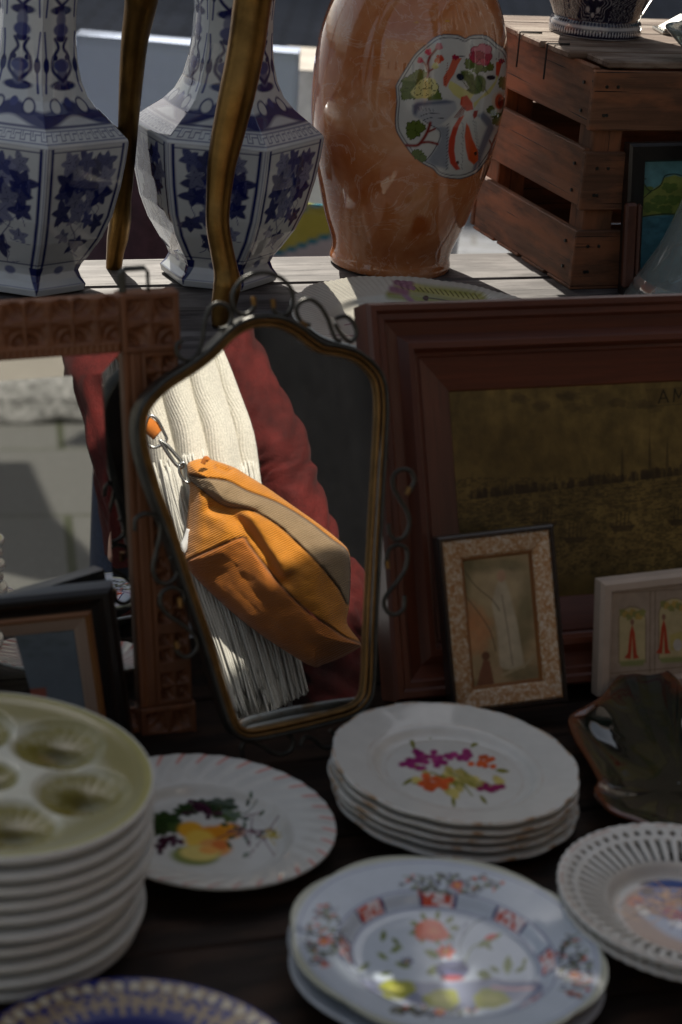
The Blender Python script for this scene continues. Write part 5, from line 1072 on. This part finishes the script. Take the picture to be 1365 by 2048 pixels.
for p_ in (ta,tbv,ta+back*1.7,tbv+back*1.7):
    mb=MB();mb.tube([p_+back*.08,p_+back*.08+A(0,0,2.6)],.02,8);mb.build('pole',M['steel'],tn)
# rough stone block in the paving seen in the carved mirror
rb=A(3.6,-4.0,0);V=[];nx_,ny_=70,30
for i in range(nx_):
    for j in range(ny_):
        a=i/(nx_-1);b=j/(ny_-1)*2*PI;cx_,cy_=math.cos(b),math.sin(b);s4=lambda q:math.copysign(abs(q)**.5,q)
        e=.35+.65*min(1,min(a,1-a)*14);rr=.9+.3*fbm(A(a*16),A(b*1.5),3)[0]
        V.append(rb+A(.857,.515,0)*(a-.5)*2.6+A(-.515,.857,0)*s4(cx_)*.2*rr*e+A(0,0,.11+s4(cy_)*.11*rr*e))
tag(mk('stone_kerb_block',V,gridF(nx_,ny_),m_plain('rough_basalt',(.16,.16,.155),.9,0,.6,40,1.,60,bd=.02),base=rb),'long rough stone block lying on the paving across from the stall','stone')
def gg(x,y):
    d=N(ray(x,y));q=CAM+d*((gl.o-CAM)@gl.n)/(d@gl.n);r=d-2*(d@gl.n)*gl.n;return q+r*(q[2]/-r[2])
aw=[gg(*q)+np.array(sunv)*(2.5/sunv[2]) for q in ((-120,932),(62,928),(110,1035),(225,1150),(80,1165),(-120,1120))]  # added canopy, outline worked back from the shadow wanted on the paving
ac=sum(aw)/6;at=thing('shadow_awning','brown canvas awning added out of view to cast a shadow on the paving','shadow_awning',A(ac[0],ac[1],0))
mk('canopy',aw+[q+A(0,0,.03) for q in aw],[(5,4,3,2,1,0),(6,7,8,9,10,11)]+[(i,(i+1)%6,6+(i+1)%6,6+i) for i in range(6)],M['sack'],at,smooth=False)
mb=MB();mb.tube([A(-.25,-.95,.004),A(-.25,-.95,2.5),A(-.2,-.9,2.56),ac+A(0,0,.05)],.02,8);mb.build('pole',M['steel'],at)
# ---------------------------------------------------------------- the person reflected in the mirrors
R_=lambda x,y,L:sm.refl(x,y,L)
Lg=gl.refl
fdir=N(A(-.7,.7,0));sdir=N(A(.7,.7,0))   # faces the stall; her side that shows right in the mirror
H0=A(.56,1.02,0)
pe=thing('person','person in a red wool coat and cream fringed scarf bent over the stall','person',H0)
def skin(name,J,E,m,parent,sub=2):
    me=bpy.data.meshes.new(name);names=list(J);V=[Vector(np.asarray(J[k][0])-org(parent)) for k in names];me.from_pydata(V,[(names.index(a),names.index(b)) for a,b in E],[])
    o=bpy.data.objects.new(name,me);sc.collection.objects.link(o);o.parent=parent;ORG[o.name]=org(parent);me.materials.append(m)
    sk=o.modifiers.new('Skin','SKIN');sk.use_smooth_shade=True;me.skin_vertices.new(name='') if not me.skin_vertices else None
    for i,k in enumerate(names):
        r=J[k][1];r=(r,r) if np.isscalar(r) else r;me.skin_vertices[0].data[i].radius=r;me.skin_vertices[0].data[i].use_root=(i==0)
    if sub: s=o.modifiers.new('Sub','SUBSURF');s.levels=sub;s.render_levels=sub
    return o
def hp(f,s,z): return H0+fdir*f+sdir*s+A(0,0,z)
# arm points: the near arm shows in the carved mirror, the far arm in the scroll mirror
wr1=Lg(262,1000,3.05);el1=Lg(190,700,3.08)+A(.02,-.02,.12);sh1=hp(.0,-.15,1.36)
sh2=hp(.0,.15,1.37);el2=R_(545,905,3.19);wr2=R_(615,1070,3.14)
J={'hip':(hp(0,0,.93),(.10,.10)),'waist':(hp(.0,0,1.10),(.09,.09)),'chest':(hp(.0,0,1.28),(.09,.09)),'neckb':(hp(.03,0,1.44),.06),'neck':(hp(.06,0,1.50),.052),'jaw':(hp(.11,0,1.56),(.062,.07)),'head':(hp(.10,0,1.64),(.078,.092)),'crown':(hp(.085,0,1.71),(.06,.07)),
 's1':(sh1,.042),'e1':(el1,.036),'w1':(wr1,.026),'s2':(sh2,.042),'e2':(el2,.034),'w2':(wr2,.027)}
Ed=[('hip','waist'),('waist','chest'),('chest','neckb'),('neckb','neck'),('neck','jaw'),('jaw','head'),('head','crown'),('chest','s1'),('s1','e1'),('e1','w1'),('chest','s2'),('s2','e2'),('e2','w2')]
for s,nm in ((-1,'L'),(1,'R')):
    J['h'+nm]=(hp(0,s*.09,.86),.09);J['k'+nm]=(hp(.03,s*.10,.48),.06);J['a'+nm]=(hp(.0,s*.10,.09),.042);J['t'+nm]=(hp(.15,s*.11,.03),.035)
    Ed+=[('hip','h'+nm),('h'+nm,'k'+nm),('k'+nm,'a'+nm),('a'+nm,'t'+nm)]
for nm,wr,el in (('1',wr1,el1),('2',wr2,el2)):
    d=N(wr-el) if nm=='1' else N(R_(590,1230,3.15)-wr);pl_=wr+d*.05;J['p'+nm]=(pl_,(.032,.018));Ed.append(('w'+nm,'p'+nm));sd=N(np.cross(d,A(0,0,1)+.01));cu=N(np.cross(sd,d))
    for k in range(4):
        b0=wr+d*.085+sd*(-.027+.018*k);Lf=(.068,.078,.074,.058)[k];c1=b0+d*Lf*.5+cu*.004;c2=b0+d*Lf*.95+cu*.02
        for q,(pt,rr) in enumerate(((b0,.0095),(c1,.0085),(c2,.007))): J['f%s%d%d'%(nm,k,q)]=(pt,rr)
        Ed+=[('p'+nm,'f%s%d0'%(nm,k)),('f%s%d0'%(nm,k),'f%s%d1'%(nm,k)),('f%s%d1'%(nm,k),'f%s%d2'%(nm,k))]
    J['th%s0'%nm]=(wr+d*.045-sd*.035+cu*.01,.011);J['th%s1'%nm]=(wr+d*.085-sd*.05+cu*.02,.009);Ed+=[('p'+nm,'th%s0'%nm),('th%s0'%nm,'th%s1'%nm)]
body=skin('body',J,Ed,M['skin'],pe)
# face
fc=hp(.10,0,1.635);mb=MB();mb.tube([fc+fdir*.085+A(0,0,.015),fc+fdir*.105-A(0,0,.02),fc+fdir*.09-A(0,0,.03)],[.008,.012,.008],10);mb.build('nose',M['skin'],body,smooth=True)
for s in (-1,1):
    mb=MB();mb.tube([fc+fdir*.078+sdir*s*.03,fc+fdir*.086+sdir*s*.03],[.011,.006],12);mb.build('eye',M['plainwhite'],body,smooth=True)
    mb=MB();mb.tube([fc+sdir*s*.078+A(0,0,.02),fc+sdir*s*.088,fc+sdir*s*.080-A(0,0,.03)],[.008,.014,.007],10);mb.build('ear',M['skin'],body,smooth=True)
mb=MB();mb.tube([fc+fdir*.082-A(0,0,.045)-sdir*.024,fc+fdir*.092-A(0,0,.047),fc+fdir*.082-A(0,0,.045)+sdir*.024],[.003,.006,.003],8);mb.build('mouth',M['strap'],body,smooth=True)
Jh={'a':(hp(.045,0,1.70),(.095,.10)),'b':(hp(.0,0,1.60),(.085,.08)),'c':(hp(-.03,0,1.46),(.07,.05)),'d':(hp(-.05,0,1.33),(.05,.03))};skin('hair',Jh,[('a','b'),('b','c'),('c','d')],M['hair'],pe)
Jt={'w':(hp(-.01,0,.88),(.13,.09)),'l':(hp(0,-.085,.80),.085),'r':(hp(0,.085,.80),.085),'lk':(hp(.03,-.10,.48),.075),'rk':(hp(.03,.10,.48),.075),'la':(hp(0,-.10,.10),.06),'ra':(hp(0,.10,.10),.06)};skin('trousers',Jt,[('w','l'),('w','r'),('l','lk'),('r','rk'),('lk','la'),('rk','ra')],M['denim'],pe)
for s in (-1,1): skin('boot',{'a':(hp(0,s*.10,.12),.062),'b':(hp(.03,s*.105,.045),.05),'c':(hp(.17,s*.115,.035),.038)},[('a','b'),('b','c')],M['boot'],pe)
# coat: loft of torso plus wrinkled sleeves, one garment mesh with folds
def sleeve(P,r,seed,wr=.10,n=48,k=26):
    P=spline(P,k);r=np.interp(np.linspace(0,1,len(P)),np.linspace(0,1,len(r)),r);T=np.gradient(P,axis=0);T/=np.linalg.norm(T,axis=1)[:,None];X=N(np.cross(T[0],A(.3,.2,1.)));V=[]
    for i in range(len(P)):
        X=N(X-T[i]*(X@T[i]));Y=np.cross(T[i],X)
        for j in range(n):
            a=2*PI*j/n;f=fbm(A(i/len(P)*16+2*math.cos(a)),A(2.2*math.sin(a)+seed),seed,3)[0]-.5;ridge=abs(math.sin(i/len(P)*30+3*math.cos(a+seed)+4*f))
            V.append(P[i]+r[i]*(1+wr*2*f+wr*.8*(ridge-.6))*(math.cos(a)*X+math.sin(a)*Y))
    return V,gridF(len(P),n).tolist()+[((i)*n+n-1,(i+1)*n+n-1,(i+1)*n,i*n) for i in range(len(P)-1)]
mb=MB()
V=[];nr_=60;zs=[(.56,.15,.13),(.75,.17,.15),(.92,.175,.15),(1.08,.15,.12),(1.25,.165,.125),(1.38,.17,.12),(1.46,.10,.09),(1.50,.07,.07)]
zq=spline(zs,8)
for (z,a,b) in zq:
    for j in range(nr_):
        t=2*PI*j/nr_;f=1+.06*(fbm(A(3*math.cos(t)+4),A(z*3+3*math.sin(t)),5)[0]-.5)*2+.02*math.sin(9*t+z*4);V.append(hp(b*math.sin(t)*f+.02*max(0,1.05-z)*3,a*math.cos(t)*f*(1+(.9 if math.cos(t)>0 else 0)*max(0,1.05-z)),z))
mb.add(V,gridF(len(zq),nr_).tolist()+[(i*nr_+nr_-1,(i+1)*nr_+nr_-1,(i+1)*nr_,i*nr_) for i in range(len(zq)-1)])
V,Fc=sleeve([hp(0,-.06,1.38),sh1-A(0,0,.0),(sh1+el1)/2+A(0,0,.02),el1,(el1*.5+wr1*.5),wr1+N(wr1-el1)*.05],[.07,.078,.07,.065,.055,.034],3,.16);mb.add(V,Fc)
V,Fc=sleeve([hp(0,.05,1.38),sh2,(sh2*.5+el2*.5),el2,(el2*.5+wr2*.5),wr2+N(wr2-el2)*.03],[.062,.064,.056,.052,.048,.040],7,.16);mb.add(V,Fc)
V,Fc=sleeve([hp(.02,.08,1.05),R_(640,1180,3.2),R_(660,1300,3.17),R_(672,1470,3.15)],[.07,.065,.06,.062],11,.16);mb.add(V,Fc)
coat=mb.build('coat',M['coat'],pe,smooth=True)
# scarf: folded wool sheet down her front, then a long fringe
sf=thing('scarf','cream wool scarf with long fringe worn over the red coat','scarf',hp(.15,-.05,1.1))
ts=np.linspace(0,1,90);us=np.linspace(0,1,130);V=[];G=[]
Lc=spline([(150,560),(190,680),(215,800),(245,920),(280,1050),(330,1200),(400,1400),(430,1480)],6);Rc=spline([(400,620),(445,705),(478,790),(505,870),(518,960),(535,1070),(575,1230),(614,1385)],6)
Lq=np.c_[np.interp(ts,np.linspace(0,1,len(Lc)),Lc[:,0]),np.interp(ts,np.linspace(0,1,len(Lc)),Lc[:,1])];Rq=np.c_[np.interp(ts,np.linspace(0,1,len(Rc)),Rc[:,0]),np.interp(ts,np.linspace(0,1,len(Rc)),Rc[:,1])]
ROLLS=lambda u,t:.020*abs(math.sin((u*4.3+.25*math.sin(t*3))*PI))**.7*(1 if t<.62 else max(0,1-(t-.62)*4))
def scp(u,t,extra=0.):
    a=A(np.interp(t,ts,Lq[:,0]),np.interp(t,ts,Lq[:,1]));b=A(np.interp(t,ts,Rq[:,0]),np.interp(t,ts,Rq[:,1]));p_=a+(b-a)*u;curve=.05*(2*u-1)**2
    return R_(p_[0],p_[1],3.06+curve-ROLLS(u,t)-extra)
for t in ts:
    for u in us: V.append(scp(u,t));G.append((u*.30+.004*math.sin(t*30),t*.5,0))
o=mk('cloth',V,gridF(90,130),M['scarf'],sf,G=G);s=o.modifiers.new('thick','SOLIDIFY');s.thickness=.004
q=np.random.RandomState(12);mb=MB()
for i in range(230):
    u=q.rand()*1.0;t0=.44+q.rand()*.05 if u<.6 else .5+q.rand()*.1;ln=t0+.42+q.rand()*.09 if True else 0;pts=[];w1,w2=q.randn()*.03,q.rand()*6;dz=.006+q.rand()*.02
    for k in range(9):
        f=k/8;t=min(t0+(ln-t0)*f,1.);pts.append(scp(min(max(u+w1*f*1.5+.010*math.sin(w2+f*7),0),1),t,dz*(.3+.7*math.sin(min(f*1.4,1)*PI/2))))
    mb.tube(spline(pts,2),.0017,5)
mb.build('fringe',M['fringe'],sf,smooth=True)
# ---------------------------------------------------------------- the bag
BO=spline(Zc([(268,862),(285,828),(345,812),(400,825),(470,850),(520,880),(600,930),(700,1000),(820,1085),(900,1150),(940,1200),(946,1300),(940,1420),(932,1490),(990,1572),(975,1592),(900,1632),(830,1658),(800,1668),(740,1640),(600,1550),(480,1460),(380,1370),(300,1290),(262,1235),(266,1200),(272,1100),(282,1000),(286,930),(270,890)]),3,True)
def polyd(x,y,P,closed=True):
    ins=np.zeros(x.shape,bool);D=np.full(x.shape,1e9);n=len(P)
    for i in range(n if closed else n-1):
        p_,q_=P[i],P[(i+1)%n];e=q_-p_
        if closed: c=((p_[1]>y)!=(q_[1]>y));t=(y-p_[1])/(e[1] if e[1] else 1e-9);ins^=c&(x<p_[0]+t*e[0])
        tt=np.clip(((x-p_[0])*e[0]+(y-p_[1])*e[1])/(e@e+1e-9),0,1);D=np.minimum(D,np.hypot(x-p_[0]-tt*e[0],y-p_[1]-tt*e[1]))
    return ins,D
band=spline(Zc([(272,882),(330,892),(440,905),(520,945),(640,990),(760,1060),(870,1145),(935,1198),(945,1300),(936,1412),(900,1350),(830,1260),(730,1160),(640,1080),(530,1020),(440,1010),(360,960)]),3,True)
bott=spline(Zc([(255,1245),(380,1185),(500,1135),(530,1165),(580,1230),(660,1330),(760,1430),(860,1500),(925,1545),(1000,1580),(960,1640),(830,1700),(600,1600),(400,1420),(270,1310)]),3,True)
folds=[(spline(Zc([(380,1010),(450,1040),(520,1100),(590,1200),(640,1290),(665,1315)]),4),14,.016),(spline(Zc([(530,1020),(560,1100),(620,1190),(680,1260)]),4),20,-.008),(spline(Zc([(300,920),(300,1000),(290,1100)]),4),8,.006),(spline(Zc([(820,1250),(800,1360),(850,1450)]),4),16,-.006),(spline(Zc([(400,850),(440,865),(465,855)]),4),6,.010),(spline(Zc([(700,1290),(720,1380),(780,1440)]),4),10,.006),(spline(Zc([(350,960),(430,1010),(560,1030)]),4),9,.007)]
# radial mesh: rings shrink from the outline towards a medial spine
spine=spline(Zc([(340,960),(450,1080),(580,1230),(710,1380),(810,1470),(835,1500)]),8)
nb=len(BO);rings=70;foot=[]
for p_ in BO: foot.append(spine[np.argmin(np.linalg.norm(spine-p_,axis=1))])
foot=np.array(foot)
for _ in range(10): foot=(np.roll(foot,1,0)+foot*2+np.roll(foot,-1,0))/4
B2=[];ff=[]
BOq=spline(BO,4,True);fq=spline(foot,4,True);nb=len(BOq)
Sg,Ig=np.meshgrid(np.linspace(0,1,rings),np.arange(nb),indexing='ij')
XY=fq[Ig]+(BOq[Ig]-fq[Ig])*(1-(1-Sg)**1.15)[...,None]
x,y=XY[...,0].ravel(),XY[...,1].ravel()
_,De=polyd(x,y,BO);inb,Db=polyd(x,y,band);inl,Dl=polyd(x,y,bott)
hgt=.075*np.sqrt(np.clip(De/115,0,1)*(2-np.clip(De/115,0,1)))
hgt+=np.where(inb,.0022,0)-.004*np.exp(-(Db/3.0)**2)-.005*np.exp(-(Dl/3.)**2)+np.where(inl,-.012*np.clip(Dl/50,0,1),0)
for L,wd_,dp_ in folds:
    _,dd=polyd(x,y,L,False);hgt-=dp_*np.exp(-(dd/wd_)**2)
hgt+=.006*(fbm(x/45,y/45,3)-.5)+.003*(fbm(x/14,y/14,6)-.5)+.012*(fbm(x/140,y/110,8)-.5)*np.clip(De/40,0,1)
Vf=np.array([R_(a,b,3.02-max(h_,0)) for a,b,h_ in zip(x,y,hgt)]);Vb=np.array([R_(a,b,3.02+.03*math.sqrt(min(d_/80,1))) for a,b,d_ in zip(x,y,De)])
tan=A(.27,.18,.095);och=A(.55,.20,.010);bot=A(.44,.135,.012)
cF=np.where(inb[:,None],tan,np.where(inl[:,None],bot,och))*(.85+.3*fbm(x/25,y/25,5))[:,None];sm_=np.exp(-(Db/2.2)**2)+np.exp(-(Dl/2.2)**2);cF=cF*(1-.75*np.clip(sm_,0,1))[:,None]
Gf=np.stack([(x*.45+y*.9)/F*3,(x*.9-y*.45)/F*3,0*x],-1)
bgt=thing('shoulder_bag','ochre corduroy bag with a beige band, hanging in front of the scarf','bag',R_(500,1100,3.02))
Fb=np.array([(i*nb+j,i*nb+(j+1)%nb,(i+1)*nb+(j+1)%nb,(i+1)*nb+j) for i in range(rings-1) for j in range(nb)])
mid=Fb.mean(1).astype(int);isb=inb[Fb].mean(1)>.5;isl=(inl[Fb].mean(1)>.5)&~isb
def sub(Fs,Vv,cc,gg):
    u,inv=np.unique(Fs.ravel(),return_inverse=True);return Vv[u],inv.reshape(Fs.shape),cc[u],gg[u]
n0=len(Vf);main=Fb[~isb&~isl];V2=np.vstack([Vf,Vb]);F2=np.vstack([main,(Fb+n0)[:,::-1]]);v,f,c_,g_=sub(F2,V2,np.vstack([cF,cF]),np.vstack([Gf,Gf]));mk('bag_body',v,f,M['bag'],bgt,col=c_,G=g_)
v,f,c_,g_=sub(Fb[isb],Vf,cF,Gf);mk('side_band',v,f,M['bag'],bgt,col=c_,G=g_);v,f,c_,g_=sub(Fb[isl],Vf,cF,Gf);mk('bottom_panel',v,f,M['bag'],bgt,col=c_,G=g_)
mb=MB();mb.tube(spline([R_(*p_,2.985) for p_ in Zc([(130,770),(108,735),(100,700),(120,640),(150,650),(178,700),(192,735),(175,755),(140,768),(118,755)])],4),.0022,8);mb.build('ring',M['steel'],bgt,smooth=True)
mb=MB();mb.tube(spline([R_(*p_,2.975) for p_ in Zc([(165,735),(190,780),(225,830),(250,850),(258,835),(230,800),(195,760),(165,740)])],4),.0028,8);mb.tube(spline([R_(*p_,2.97) for p_ in Zc([(245,838),(262,830),(272,850),(275,885),(285,910),(265,905),(245,870),(245,838)])],4),.0022,8);mb.build('clip',M['steel'],bgt,smooth=True)
def ribbon(P,w,m,name,parent,L,th=.003):
    P=spline(P,6);T=np.gradient(P,axis=0);V=[]
    for i in range(len(P)):
        t=N(T[i]);nn=A(-t[1],t[0]);V+=[R_(*(P[i]+nn*w/2),L),R_(*(P[i]-nn*w/2),L)]
    o=mk(name,V,[(2*i,2*i+1,2*i+3,2*i+2) for i in range(len(P)-1)],m,parent);s=o.modifiers.new('t','SOLIDIFY');s.thickness=th;return o
ribbon(Zc([(160,712),(120,680),(60,640),(-60,500),(-160,300)]),32,M['strap'],'strap',bgt,2.985)
ribbon(Zc([(290,1105),(275,1150),(250,1195)]),17,M['label'],'label_tag',bgt,3.0,.001)
ribbon(Zc([(340,835),(352,812),(365,822)]),10,M['strap'],'zip_tab',bgt,2.965)
